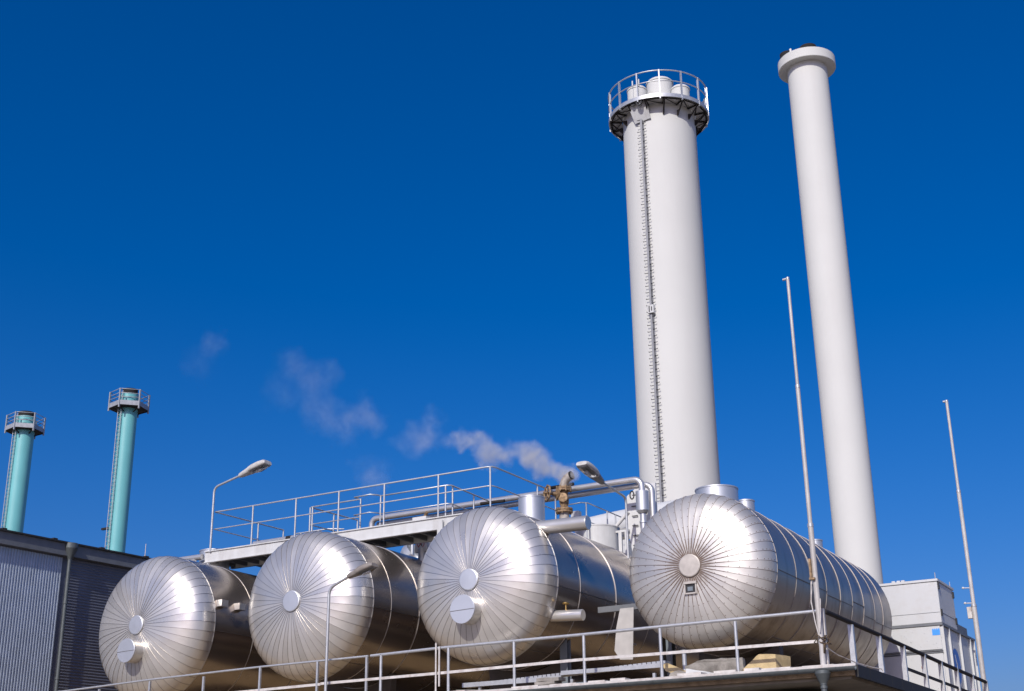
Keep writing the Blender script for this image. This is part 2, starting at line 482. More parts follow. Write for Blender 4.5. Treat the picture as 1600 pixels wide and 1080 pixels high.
    for b_ in [Ys] + list(bands):
        bb = MB()
        ww = 0.013 if b_ == Ys else (0.006 if len(bands) < 7 else 0.004)
        bb.lathe((X, b_, Z), (0, 1, 0), [(Rr - 0.03, -ww), (Rr + 0.007, -ww), (Rr + 0.009, 0), (Rr + 0.007, ww), (Rr - 0.03, ww)], 96, sharp=True)
        bb.build('band', BAND if seamm is not RUSTSEAM else BAND_DULL, t)
    rh = MB()
    rh.lathe((X, Yend, Z), (0, 1, 0), [(Rr * math.cos(a * PI / 2 / 14), h * 0.7 * math.sin(a * PI / 2 / 14)) for a in range(15)], 64, sharp=False)
    rh.build('rear_head', bodym, t)
    cp_ = MB()
    yp = Ys - dome(rc * 0.9)
    cp_.lathe((X, yp + 0.03, Z), (0, -1, 0), [(rc, 0), (rc, 0.065), (rc - 0.02, 0.075), (0.0, 0.08)], 40)
    cp_.build('centre_cap', capm, t)
    if manhole:
        dx, dz, r0, pr = manhole
        rr = math.hypot(dx, dz); yd = Ys - dome(rr)
        mh = MB()
        mh.lathe((X + dx, yd + 0.35, Z + dz), (0, -1, 0), [(r0, 0), (r0, 0.35 + pr - 0.02)], 40)
        mh.lathe((X + dx, yd - pr + 0.05, Z + dz), (0, -1, 0), [(r0 + 0.001, 0), (r0 + 0.008, 0.002), (r0 + 0.008, 0.02), (r0 + 0.001, 0.022)], 40)
        mo = mh.build('manhole', headm, t)
        cv = MB()
        cv.lathe((X + dx, yd - pr + 0.022, Z + dz), (0, -1, 0), [(r0 + 0.012, 0), (r0 + 0.012, 0.03), (r0 + 0.004, 0.036), (0, 0.037)], 40)
        cv.box((X + dx, yd - pr - 0.018, Z + dz - 0.02), (2 * r0, 0.008, 0.010), 1, Matrix.Rotation(R(-2), 3, 'Y'))
        cv.build('manhole_cover', [capm, SEAM], mo)
    for (yn, rn, zt) in nozzles:
        nz = MB()
        zb = Z + math.sqrt(Rr ** 2 - rn ** 2) - 0.05
        nz.lathe((X, yn, zb), (0, 0, 1), [(rn, 0), (rn, zt - zb - 0.03), (rn + 0.012, zt - zb - 0.03), (rn + 0.012, zt - zb), (0, zt - zb + 0.01)], 48)
        nz.build('top_nozzle', CAP if rn < 0.6 else GALV_PAINT, t)
    for ysd in saddles:
        sd = MB()
        P = []
        for i in range(13):
            a = -PI / 2 - 0.6 + 1.2 * i / 12
            P.append((X + (Rr + 0.012) * math.cos(a), ysd, Z + (Rr + 0.012) * math.sin(a)))
        P = P + [(X + 1.0, ysd, 4.61), (X - 1.0, ysd, 4.61)]
        sd.prism(P, (0, 0.25, 0))
        sd.build('saddle', SADDLE, t)
    return t

T1 = tank(-27.29, 7.2, 2.02, 27.4, 0.91, 38.5, 'leftmost steel tank with radial seams, beside the dark corrugated wall', HEAD, BODY,
          [29.0, 31.2, 33.4, 35.6], FOLD, CAP, 0.26, (0.0, -0.72, 0.31, 0.33), [], 11, [0.0, 0.0], [29.5, 36])
T2 = tank(-21.95, 7.36, 1.935, 27.47, 0.90, 38.5, 'second steel tank from the left, plain round head with no manhole, behind the taupe lamp', HEAD, BODY,
          [28.25, 29.55, 31.6, 33.6, 35.6], FOLD, CAP, 0.27, None, [], 23, [0.0, 0.0], [29.5, 36])
T3 = tank(-16.75, 7.42, 1.925, 27.75, 0.93, 38.5, 'steel tank with the brightest glare and a stub manhole below its centre cap', HEAD, BODY,
          [28.9, 30.9, 33.0, 35.1], FOLD, CAP, 0.26, (0.0, -0.74, 0.33, 0.33), [(29.95, 0.35, 10.06), (33.8, 0.65, 9.93)], 37, [0.0, 0.0], [29.5, 36])
T4 = tank(-11.09, 7.16, 1.73, 27.65, 0.76, 36.85, 'rightmost steel tank, matt with rust stains around its centre plate and dark sight window', HEAD_DULL, BODY_DULL,
          [28.9, 30.0, 31.1, 32.2, 33.2, 34.2, 35.2, 36.0], RUSTSEAM, CAP_TAN, 0.25, None,
          [(28.8, 0.5, 9.27), (30.72, 0.22, 9.38), (36.1, 0.22, 9.33)], 51, [0.02, 0.02, 0.02, -0.02, -0.02, 0.05, -0.08, -0.1, -0.1], [29.5, 34.5])
# sight window of tank four
sw = MB()
yw = 27.65 - 0.76 * 0.985
zc_ = 7.16 - 0.46
sw.span((-11.21, yw - 0.02, zc_ - 0.13), (-10.99, yw + 0.1, zc_ + 0.05), 1)
sw.span((-11.25, yw - 0.06, zc_ + 0.06), (-10.95, yw + 0.1, zc_ + 0.11), 0)
sw.span((-11.22, yw - 0.045, zc_ - 0.16), (-10.98, yw + 0.1, zc_ - 0.13), 0)
sw.span((-11.245, yw - 0.045, zc_ - 0.16), (-11.215, yw + 0.1, zc_ + 0.058), 0)
sw.span((-10.985, yw - 0.045, zc_ - 0.16), (-10.955, yw + 0.1, zc_ + 0.058), 0)
sw.span((-11.17, yw - 0.028, zc_ - 0.09), (-11.05, yw - 0.021, zc_ + 0.0), 2)
sw.build('sight_window', [CAP_TAN, BLACK, WALLSHEET], T4)
# side stubs of tank three
st = MB()
st.lathe((-15.6, 27.95, 8.72), (1, 0, -0.02), [(0.175, 0), (0.175, 1.5), (0.165, 1.52), (0, 1.521)], 32)
st.build('upper_side_pipe', HEAD, T3)
st = MB()
st.lathe((-15.5, 27.9, 6.56), (1, 0, -0.05), [(0.135, 0), (0.135, 1.22), (0.125, 1.235), (0, 1.236)], 32)
lo = st.build('lower_side_pipe', HEAD, T3)
st = MB()
st.tube([(-14.72, 27.9, 6.62), (-14.72, 27.9, 6.80)], 0.022, 8)
st.lathe((-14.72, 27.9, 6.80), (0, 0, 1), [(0.02, -0.02), (0.075, -0.01), (0.085, 0.01), (0.075, 0.03), (0.0, 0.03)], 16)
st.build('drain_tap', BRASS, lo)
# brackets on the flank of tank one
for yb in (27.62, 28.34):
    st = MB()
    an = 0.27
    st.span((-25.42, yb - 0.13, 7.66), (-25.16, yb + 0.13, 7.84))
    st.build('flank_bracket', HEAD, T1)
# collar on tank one, carrying the walkway
st = MB()
st.lathe((-27.93, 30.08, 8.9), (0, 0, 1), [(0.46, 0), (0.46, 0.98), (0.475, 0.98), (0.475, 1.01), (0, 1.015)], 48)
st.build('top_nozzle', CAP, T1)
st = MB()
st.tube([(-29.1, 29.4, 9.62), (-27.8, 29.4, 9.62)], 0.09, 12)
st.tube([(-28.3, 29.1, 9.42), (-27.8, 29.1, 9.42)], 0.07, 12)
for i in range(4): st.lathe((-28.2 + i * 0.1, 29.1, 9.42), (1, 0, 0), [(0.07, 0), (0.1, 0), (0.1, 0.04), (0.07, 0.04)], 16)
st.build('inlet_pipe', PIPE, T1)
# conical elbow behind tank two
st = MB()
st.lathe((-23.3, 33, 9.1), (0.75, 0, 0.6), [(0.12, 0), (0.42, 0.85), (0.42, 1.05)], 28, sharp=True)
st.tube([(-22.58, 32.9, 9.05), (-22.58, 32.9, 10.05)], 0.05, 10)
st.build('elbow_duct', CAP, T2)
st = MB()
st.lathe((-20.98, 31.1, 8.9), (0, 0, 1), [(0.13, 0), (0.13, 0.5)], 24)
st.build('top_nozzle', CAP, T2)

# prohibition sign box under the walkway
sg = thing('sign_box', (-20.97, 31, 9.27), 'white box with a crossed out circle pictogram, hanging under the walkway', 'sign')
b = MB(); b.bevbox((-21.19, 31.0, 9.27), (-20.76, 31.5, 9.66), 0.012); b.build('housing', WHITE_PLATE, sg)
b = MB()
b.lathe((-20.98, 30.996, 9.50), (0, -1, 0), [(0.105, 0), (0.105, 0.005), (0.125, 0.005), (0.125, 0)], 32)
b.box((-20.98, 30.992, 9.50), (0.21, 0.006, 0.024), 0, Matrix.Rotation(R(-45), 3, 'Y'))
b.box((-20.99, 30.9955, 9.525), (0.05, 0.003, 0.09), 1, Matrix.Rotation(R(25), 3, 'Y'))
b.box((-20.96, 30.9945, 9.48), (0.03, 0.003, 0.10), 1, Matrix.Rotation(R(-20), 3, 'Y'))
for i in range(5): b.box((-21.07 + i * 0.025, 30.996, 9.335), (0.016, 0.003, 0.014 if i % 2 else 0.02), 1)
b.build('pictogram', [RED, BLACK], sg)

# ------------------------------------------------------------------ walkway over the tanks
wk = thing('walkway', (-22.6, 30.1, 9.3), 'pale grey steel walkway with handrails crossing over the left tanks', 'walkway')
b = MB()
b.span((-27.75, 29.46, 9.44), (-18.1, 29.58, 9.78)); b.span((-27.75, 29.42, 9.755), (-18.1, 29.458, 9.785)); b.span((-27.75, 29.42, 9.43), (-18.1, 29.458, 9.452))
b.build('front_beam', GALV_PAINT, wk)
b = MB(); b.span((-27.75, 30.6, 9.44), (-17.6, 30.7, 9.78)); b.build('rear_beam', GALV_PAINT, wk)
b = MB()
for i in range(21): b.span((-27.6 + i * 0.47, 29.582, 9.46), (-27.54 + i * 0.47, 30.598, 9.60))
b.build('cross_bearers', FASCIA, wk)
b = MB(); b.span((-27.74, 29.582, 9.70), (-17.62, 30.598, 9.74)); 
b.span((-18.1, 29.5, 9.70), (-17.6, 33.0, 9.74))
b.build('deck_plate', FASCIA, wk)
b = MB(); b.span((-27.74, 30.71, 9.70), (-26.8, 33.0, 9.74)); b.build('side_landing', FASCIA, wk)
b = MB()
b.span((-19.35, 29.36, 9.20), (-19.18, 29.415, 9.66)); b.span((-19.45, 29.36, 9.17), (-19.25, 29.6, 9.23))
b.build('hanger_bracket', GALV_PAINT, wk)
b = MB(); b.span((-20.2, 29.42, 9.785), (-19.75, 29.7, 9.86)); 
b.tube([(-19.95, 29.6, 9.85), (-19.8, 29.55, 9.99)], 0.045, 10, 1)
b.build('junction_box', [WHITE_PLATE, RUST], wk)

def railing(parent, path, posts, zt, zm, zb, rr=0.022, pr=0.026, name='handrail', mt=GALV, mm=None, closed=False):
    """path: list of (x, y); posts: list of (x, y)"""
    b = MB(); b.tube([(x, y, zt) for x, y in path], rr, 8); b.build('top_rail', mt, parent)
    b = MB(); b.tube([(x, y, zm) for x, y in path], rr * 0.8, 8); b.build('mid_rail', mt, parent)
    for x, y in posts:
        b = MB(); b.tube([(x, y, zb), (x, y, zt - 0.005)], pr, 8); b.build('post', mt, parent)

# outer loop: left end, along the front, back along the right end
railing(wk, [(-27.4, 32.6), (-27.49, 29.62), (-27.49, 29.5), (-27.4, 29.5), (-17.85, 29.5), (-17.72, 29.55), (-17.68, 29.7), (-17.66, 33.0)],
        [(-26.0, 29.5), (-24.37, 29.5), (-22.81, 29.5), (-21.22, 29.5), (-19.41, 29.5), (-17.75, 29.5), (-17.67, 31.95), (-17.66, 33.0), (-27.42, 31.4), (-27.4, 32.6)],
        10.97, 10.44, 9.74)
# inner loops along the rear edge
railing(wk, [(-24.6, 32.8), (-24.75, 30.66), (-24.7, 30.62), (-22.85, 30.62)], [(-24.77, 30.66), (-24.65, 30.62), (-22.87, 30.62), (-24.68, 31.7), (-24.6, 32.8)], 10.98, 10.45, 9.74)
railing(wk, [(-22.87, 30.5), (-22.9, 30.35), (-22.3, 30.3), (-22.15, 30.5), (-22.15, 30.62), (-19.85, 30.62), (-19.75, 30.7), (-19.85, 33.0)],
        [(-22.15, 30.62), (-19.9, 30.62), (-19.78, 30.8), (-19.82, 32.0), (-19.85, 33.0)], 10.98, 10.45, 9.74)
railing(wk, [(-27.2, 33.0), (-25.9, 33.0), (-25.5, 33.3)], [(-27.0, 33.0), (-26.3, 33.0)], 10.9, 10.4, 9.74)

# second walkway behind, over the back of tank three
wk2 = thing('service_walkway', (-16.7, 34.5, 9.3), 'small service walkway with thin handrails behind the drum on the glaring tank', 'walkway')
b = MB(); b.span((-17.35, 35.0, 9.40), (-16.6, 37.4, 9.45)); b.build('deck_plate', GALV_PAINT, wk2)
railing(wk2, [(-17.2, 32.9), (-16.75, 32.85), (-16.62, 33.0), (-16.6, 36.5), (-17.2, 36.5)], [(-16.62, 32.9), (-16.6, 34.2), (-16.6, 34.75), (-16.6, 36.4)], 10.52, 9.98, 9.30, 0.018, 0.022)

# ------------------------------------------------------------------ double pipe behind
pp = thing('pipe_run', (-18, 33, 10.2), 'long pair of shiny pipes running behind the walkway to the white plate', 'pipe')
b = MB()
b.tube([(-24.2, 33.0, 9.6)] + [(-24.2, 33.0, 10.75)] + arc((-24.0, 33.0, 10.8), (-0.2, 0, 0), (0, 0, 0.2), 5)[1:] + [(-15.2, 33.0, 10.99)] +
       arc((-15.16, 33.0, 10.76), (0, 0, 0.23), (0.25, 0, 0), 6)[1:] + [(-14.91, 33.0, 8.0)], 0.09, 16)
b.build('upper_pipe', PIPE, pp)
b = MB()
b.tube([(-24.1, 33.2, 10.85), (-15.0, 33.2, 10.86)] + arc((-14.95, 33.2, 10.63), (0, 0, 0.23), (0.25, 0, 0), 6)[1:] + [(-14.70, 33.2, 8.0)], 0.085, 16)
b.build('lower_pipe', PIPE, pp)
b = MB(); b.tube([(-27.2, 31.0, 10.22), (-24.6, 31.0, 10.24)], 0.075, 12); b.tube([(-25.9, 31.0, 10.23), (-25.72, 31.0, 10.23)], 0.085, 12, 1)
b.build('short_pipe', [PIPE, DARKSTEEL], pp)
b = MB(); b.lathe((-14.91, 33, 10.62), (0, 0, -1), [(0.11, -0.02), (0.185, 0), (0.185, 0.55), (0.13, 0.62), (0.11, 0.62)], 24); b.build('valve_jacket', CAP, pp)
b = MB()
b.lathe((-14.91, 33, 9.75), (0, 0, -1), [(0.106, -0.02), (0.112, -0.02), (0.112, 0.02), (0.106, 0.02)], 24)
b.build('pipe_collar', CAP, pp)
hw = MB()
hw.tube([(-15.32, 32.9 , 10.45 ) ] + [(-15.32 + 0.0, 32.9, 10.45)] if False else [Vector((-15.16, 32.86, 10.52)) + Vector((0.06 * math.sin(a * PI / 10), 0, 0.11 * math.cos(a * PI / 10))) for a in range(20)], 0.02, 6, closed=True)
hw.tube([(-15.16, 32.86, 10.52), (-14.95, 32.95, 10.52)], 0.015, 6)
hw.build('handwheel', BLACK, pp)
b = MB(); b.tube([(-18.9, 32.2, 10.72), (-19.7, 32.2, 10.74)], 0.05, 8); b.build('pipe_lug', DARKSTEEL, pp)
b = MB(); b.tube([(-16.9, 32.7, 11.05), (-17.7, 32.75, 11.05)], 0.05, 8)
b.build('pipe_lug', DARKSTEEL, pp)

# white plate and its brace, behind the pipes
wp = thing('white_panel', (-15.4, 33.9, 8), 'angular white steel panel with a diagonal brace below the pipe bend', 'panel')
b = MB()
b.prism([(-15.36, 33.8, 11.04), (-15.76, 33.8, 10.76), (-15.78, 33.8, 9.9), (-15.62, 33.8, 8.9), (-14.85, 33.8, 8.9), (-14.85, 33.8, 11.04)], (0, 0.06, 0))
b.build('plate', WHITE_PLATE, wp)
b = MB(); b.tube([(-16.35, 33.78, 9.72), (-15.72, 33.78, 10.3)], 0.06, 6); b.build('brace', WHITE_PLATE, wp)
for i in range(5):
    b = MB(); b.span((-15.60, 33.74, 9.3 + i * 0.28), (-15.42, 33.77, 9.32 + i * 0.28)); b.build('rung', DARKSTEEL, wp)
for xx in (-15.98, -15.78):
    b = MB(); b.span((xx - 0.05, 33.7, 8.6), (xx + 0.05, 33.76, 9.72)); b.build('strut', GALV_PAINT, wp)
b = MB(); b.span((-16.12, 33.7, 9.72), (-15.70, 33.77, 9.78)); b.build('crossbar', GALV_PAINT, wp)

# grey duct far behind
dc = thing('exhaust_duct', (-19, 40.5, 10), 'wide pale grey horizontal duct behind the service walkway rails', 'duct')
b = MB(); b.lathe((-20.4, 40.4, 11.5), (1, 0, 0.04), [(0.0, -0.01), (0.42, 0), (0.46, 0.04), (0.47, 0.3), (0.50, 1.0), (0.52, 2.0), (0.52, 4)], 40, sharp=False)
b.build('duct_shell', WHITE_BOX, dc)
b = MB(); b.span((-19.0, 40.2, 4.6), (-18.8, 40.6, 11.0)); b.build('support', GALV_PAINT, dc)
bx = thing('valve_box', (-17.05, 33.05, 9.2), 'little pale grey box on the tank top behind the side pipe', 'box')
b = MB(); b.bevbox((-17.15, 32.95, 10.12), (-16.90, 33.15, 10.33), 0.012); b.build('housing', WHITE_PLATE, bx)
b = MB(); b.tube([(-17.05, 33.05, 9.2), (-17.05, 33.05, 10.13)], 0.04, 10); b.build('stem', GALV, bx)

# ------------------------------------------------------------------ steam vent with rusty valve
vt = thing('steam_vent', (-16.8, 32.0, 9.3), 'weathered vent pipe with rusty yellowish handwheel valve, puffing steam', 'vent pipe')
b = MB(); b.lathe((-16.8, 31.9, 9.2), (0, 0, 1), [(0.14, 0), (0.14, 0.95)], 20); b.build('riser', STONEPIPE, vt)
b = MB()
b.lathe((-16.8, 31.9, 10.040), (0, 0, 1), [(0.14, 0), (0.24, 0), (0.24, 0.05), (0.14, 0.05)], 24)
b.lathe((-16.8, 31.9, 10.105), (0, 0, 1), [(0.14, 0), (0.24, 0), (0.24, 0.05), (0.14, 0.05)], 24)
for i in range(8):
    a = i * PI / 4 + 0.2
    b.lathe((-16.8 + 0.2 * math.cos(a), 31.9 + 0.2 * math.sin(a), 10.010), (0, 0, 1), [(0.0, 0), (0.025, 0), (0.025, 0.17), (0, 0.17)], 6)
b.build('lower_flange', RUST, vt)
b = MB()
b.lathe((-16.8, 31.9, 10.160), (0, 0, 1), [(0.105, 0), (0.11, 0.08), (0.135, 0.16), (0.14, 0.26), (0.11, 0.34), (0.115, 0.46), (0.11, 0.52)], 20, sharp=False)
b.lathe((-16.8, 31.9, 10.540), (-0.62, -0.78, 0.05), [(0.11, 0), (0.10, 0.18), (0.14, 0.18), (0.14, 0.22), (0.06, 0.24), (0.04, 0.48)], 16)
b.lathe((-16.8, 31.9, 10.420), (0.3, -0.9, 0.1), [(0.12, 0), (0.13, 0.18), (0.06, 0.2), (0, 0.22)], 16)
vb = b.build('valve_body', RUST, vt)
b = MB()
b.lathe((-16.8, 31.9, 10.660), (0, 0, 1), [(0.14, 0), (0.22, 0), (0.22, 0.05), (0.14, 0.05)], 24)
b.lathe((-16.8, 31.9, 10.720), (0, 0, 1), [(0.14, 0), (0.22, 0), (0.22, 0.045), (0.14, 0.045)], 24)
for i in range(8):
    a = i * PI / 4
    b.lathe((-16.8 + 0.205 * math.cos(a), 31.9 + 0.205 * math.sin(a), 10.630), (0, 0, 1), [(0.0, 0), (0.025, 0), (0.025, 0.16), (0, 0.16)], 6)
b.build('upper_flange', RUST, vt)
ax = Vector((-0.62, -0.78, 0.05)).normalized()
ce = Vector((-16.8, 31.9, 10.540)) + ax * 0.5
u_ = ax.cross(Vector((0, 0, 1))).normalized(); v_ = u_.cross(ax)
b = MB()
b.tube([ce + (u_ * math.cos(a * PI / 12) + v_ * math.sin(a * PI / 12)) * (0.20 + 0.025 * (a % 3 == 0)) for a in range(24)], 0.028, 6, closed=True)
for i in range(6):
    a = i * PI / 3
    b.tube([ce, ce + (u_ * math.cos(a) + v_ * math.sin(a)) * 0.21], 0.02, 6)
b.tube([ce - ax * 0.2, ce + ax * 0.12], 0.03, 8)
b.build('handwheel', RUST, vt)
b = MB()
path = [(-16.8, 31.9, 10.76), (-16.795, 31.9, 10.84), (-16.76, 31.9, 10.93), (-16.69, 31.89, 11.00), (-16.60, 31.88, 11.05), (-16.52, 31.87, 11.07)]
b.tube(path, 0.12, 18, caps=False)
b.build('bent_outlet', STONEPIPE, vt)
b = MB()
ds = (Vector(path[-1]) - Vector(path[-2])).normalized()
b.lathe(Vector(path[-1]) - ds * 0.03, ds, [(0.122, 0), (0.125, 0.04), (0.10, 0.04), (0.09, -0.04), (0, -0.05)], 18)
b.build('sooty_mouth', SOOT, vt)

# ------------------------------------------------------------------ front and side railings on the roof edge
def flatbar(b, p, q, h, t):
    p, q = Vector(p), Vector(q)
    d = (q - p); L = d.length; d.normalize()
    z = Vector((0, 0, 1)); n = d.cross(z).normalized(); z = n.cross(d)
    rot = Matrix((d, n, z)).transposed()
    b.box((p + q) / 2, (L, t, h), 0, rot)

fr = thing('front_railing', (-13, 25.8, 4.66), 'grey tube railing along the sunny front roof edge under the tanks', 'railing')
b = MB(); b.tube([(-18.85, 25.8, 5.68), (-16.9, 25.8, 5.715), (-13.2, 25.8, 5.72), (-9.7, 25.8, 5.745), (-7.9, 25.8, 5.755)], 0.034, 10); b.build('top_rail', GALV, fr)
b = MB()
flatbar(b, (-20.3, 25.78, 5.13), (-16.87, 25.78, 5.15), 0.06, 0.02)
flatbar(b, (-16.86, 25.78, 5.15), (-13.22, 25.78, 5.19), 0.06, 0.02)
flatbar(b, (-13.19, 25.78, 5.185), (-7.95, 25.78, 5.165), 0.06, 0.02)
b.build('mid_rail', LIP, fr)
for xx, zb in ((-18.55, 4.62), (-16.67, 4.65), (-14.94, 4.66), (-13.2, 4.66), (-11.40, 4.66), (-9.73, 4.66)):
    b = MB(); b.tube([(xx, 25.8, zb), (xx, 25.8, 5.70)], 0.034, 10)
    b.lathe((xx, 25.8, 4.656), (0, 0, 1), [(0.09, 0), (0.09, 0.012), (0.04, 0.02)], 14)
    b.build('post', GALV, fr)
for xx, z0, z1 in ((-16.97, 4.7, 5.83), (-16.88, 4.85, 5.74)):
    b = MB(); b.tube([(xx, 25.74, z0), (xx, 25.74, z1)], 0.022, 8); b.build('spare_post', LIP, fr)
b = MB(); b.span((-7.95, 25.755, 4.66), (-7.86, 25.835, 5.79)); b.build('corner_post', LIP, fr)

lr = thing('left_railing', (-25, 25.8, 4.5), 'thin weathered railing at lower left in front of the two left tanks', 'railing')
b = MB(); b.tube([(-32.5, 25.8, 5.42), (-29.1, 25.8, 5.49), (-25.92, 25.8, 5.59), (-22.21, 25.8, 5.66), (-18.92, 25.8, 5.68)], 0.026, 10); b.build('top_rail', GALV, lr)
b = MB(); flatbar(b, (-31, 25.8, 5.0), (-20.32, 25.8, 5.12), 0.06, 0.02); b.build('mid_rail', LIP, lr)
for xx in (-29.6, -27.75, -25.92, -24.06, -22.21, -20.42, -18.96):
    b = MB(); b.span((xx - 0.025, 25.775, 4.6), (xx + 0.025, 25.825, 5.66 if xx > -23 else 5.55 if xx > -27 else 5.46)); b.build('post', GALV, lr)

sr_ = thing('side_railing', (-7.89, 33, 4.66), 'railing with dark top rail running back along the right roof edge', 'railing')
b = MB(); b.tube([(-7.89, 25.9, 5.755), (-7.89, 29.8, 5.735), (-7.89, 35.4, 5.68), (-7.89, 40.95, 5.65)], 0.05, 8); b.build('top_rail', DARKSTEEL, sr_)
b = MB(); flatbar(b, (-7.89, 31.8, 5.20), (-7.89, 40.9, 5.16), 0.07, 0.03); b.build('mid_rail', DARKSTEEL, sr_)
for yy in (27.65, 29.75, 31.77, 33.70, 35.42, 37.2, 39.05, 40.9):
    b = MB(); b.span((-7.945, yy - 0.05, 4.62), (-7.84, yy + 0.05, 5.70)); b.build('post', GALV, sr_)

# masts
def mast(X, Y, z0, z1, r0, r1, label, extras):
    t = thing('mast', (X, Y, z0), label, 'mast', 'thin steel masts')
    b = MB()
    L = z1 - z0
    b.tube([(X, Y, z0), (X, Y, z0 + L * 0.34)], r0, 12); 
    b.tube([(X, Y, z0 + L * 0.341), (X, Y, z0 + L * 0.7)], (r0 + r1) / 2, 12)
    b.tube([(X, Y, z0 + L * 0.701), (X, Y, z1)], r1, 12)
    b.build('pole', MASTM, t)
    for f_, rr in ((0.34, r0), (0.7, (r0 + r1) / 2)):
        b = MB()
        b.lathe((X, Y, z0 + L * f_), (0, 0, 1), [(rr * 0.9, -0.04), (rr * 1.12, -0.04), (rr * 1.12, 0.03), (rr * 0.9, 0.03)], 12)
        b.build('sleeve', GALV, t)
    b = MB(); b.tube([(X, Y, z1 - 0.02), (X, Y, z1 + 0.02)], r1 * 1.15, 10); b.tube([(X - 0.11, Y, z1 - 0.01), (X + 0.02, Y, z1 - 0.01)], r1 * 0.8, 8)
    b.build('top_cap', GALV, t)
    extras(t)
    return t
MASTM = mat("mast_grey_paint", (0.50, 0.48, 0.45), 0.5, 0.1, var=0.10, vscale=5, dirt=(0.24, 0.20, 0.17), dirt_amt=0.5, dirt_scale=4, streak=1)
def ex1(t):
    b = MB(); b.span((-8.0, 25.52, 6.35), (-7.96, 25.60, 6.75)); b.span((-8.01, 25.5, 6.33), (-7.9, 25.62, 6.37)); b.build('rope_cleat', RUST, t)
    b = MB(); b.tube([(-7.99, 25.55, 6.3), (-8.02, 25.53, 5.9), (-7.98, 25.54, 5.5), (-7.93, 25.56, 5.2)], 0.012, 6); b.tube([(-7.84, 25.55, 5.95), (-7.86, 25.53, 5.6), (-7.9, 25.53, 5.3)], 0.012, 6)
    b.build('halyard', LIP, t)
def ex2(t):
    b = MB(); b.bevbox((-8.16, 40.92, 7.50), (-8.03, 41.05, 7.84), 0.012); b.build('junction_box', LIP, t)
    for zz in (7.95, 8.4):
        b = MB(); b.lathe((-8.18, 40.9, zz), (0, 0, 1), [(0, -0.035), (0.03, -0.028), (0.042, 0), (0.03, 0.028), (0, 0.035)], 12, sharp=False)
        b.tube([(-8.18, 40.9, zz), (-7.98, 41, zz)], 0.015, 6); b.build('insulator', WHITE_PLATE, t)
mast(-7.92, 25.62, 4.66, 12.82, 0.056, 0.034, 'taller looking near mast tied to the roof corner post', ex1)
mast(-7.96, 41.0, 4.60, 14.25, 0.075, 0.045, 'far right mast standing beside the white cooler box', ex2)

# wire tangle at the corner post
wt = MB(); rw = random.Random(5)
c0 = Vector((-7.90, 25.66, 5.18))
for i in range(7):
    ax_ = Vector((rw.uniform(-1, 1), rw.uniform(-1, 0.2), rw.uniform(-1, 1))).normalized()
    u_ = ax_.orthogonal().normalized(); v_ = ax_.cross(u_); rr = rw.uniform(0.06, 0.13)
    cc = c0 + Vector((rw.uniform(-0.04, 0.04), rw.uniform(-0.03, 0.03), rw.uniform(-0.06, 0.06)))
    wt.tube([cc + (u_ * math.cos(a * PI / 10) + v_ * math.sin(a * PI / 10)) * rr * (1 + 0.15 * math.sin(a * 1.7 + i)) for a in range(20)], 0.010, 5, closed=True)
wt.tube([c0 + Vector((-0.05, -0.05, -0.1)), c0 + Vector((-0.08, -0.05, -0.25)), c0 + Vector((0.03, -0.06, -0.27)), c0 + Vector((0.04, -0.05, -0.1))], 0.03, 6)
wo_ = wt.build('wire_tangle', WIRE, loc=c0)
tag(wo_, 'tangle of rusty wire wound around the roof corner post', 'wire')
cb = MB()
cb.tube([(-7.88, 25.7, 5.05), (-7.80, 26.2, 4.93), (-7.66, 27.0, 4.84), (-7.52, 27.7, 4.80), (-7.44, 28.0, 4.80), (-7.40, 28.05, 4.74), (-7.43, 27.95, 4.69)], 0.011, 6)
cb.tube([(-7.43, 27.97, 4.70), (-7.43, 27.97, 4.60)], 0.011, 6)
tag(cb.build('stay_cable', LIP, loc=(-7.8, 26.5, 4.8)), 'thin pale cable with a hooked end sagging below the side railing', 'cable')
# tag rod against the white box
rd = thing('marker_rod', (-7.95, 34.35, 4.66), 'slim rod topped by an orange ring, seen through the side railing', 'rod')
b = MB(); b.tube([(-8.05, 34.3, 4.62), (-8.05, 34.3, 5.40)], 0.014, 6); b.build('stick', GALV, rd)
b = MB(); b.tube([Vector((-8.05, 34.3, 5.46)) + Vector((0.045 * math.cos(a * PI / 8), 0, 0.055 * math.sin(a * PI / 8))) for a in range(16)], 0.018, 6, closed=True); b.build('ring', ORANGE, rd)

# ------------------------------------------------------------------ debris and fittings on the roof edge
def rough_prism(name, poly, ext, m_, label, cat, seed, sub=3, amp=0.015):
    b = MB(); b.prism(poly, ext)
    o = b.build(name, m_, loc=poly[0])
    bm = bmesh.new(); bm.from_mesh(o.data)
    bmesh.ops.subdivide_edges(bm, edges=bm.edges[:], cuts=sub, use_grid_fill=True)
    for v in bm.verts:
        n_ = noise.noise_vector(v.co * 5 + Vector((seed, 0, 0)))
        v.co += n_ * amp
    bm.to_mesh(o.data); bm.free()
    tag(o, label, cat)
    return o
rough_prism('insulation_block', [(-9.86, 26.15, 4.665), (-9.82, 26.15, 4.74), (-9.46, 26.15, 5.02), (-9.40, 26.15, 5.05), (-9.05, 26.15, 5.03), (-9.05, 26.15, 4.665)], (0.12, 0.55, 0), FOAM,
            'yellow wedge shaped foam block lying behind the front railing', 'foam block', 1, 3, 0.012)
rough_prism('broken_board', [(-11.15, 26.55, 4.665), (-11.2, 26.55, 4.98), (-10.9, 26.55, 5.06), (-10.4, 26.55, 5.09), (-9.9, 26.55, 5.07), (-9.9, 26.55, 4.665)], (0, 0.12, 0), SLAB,
            'cracked grey board standing under the rightmost tank', 'board', 2, 5, 0.03)
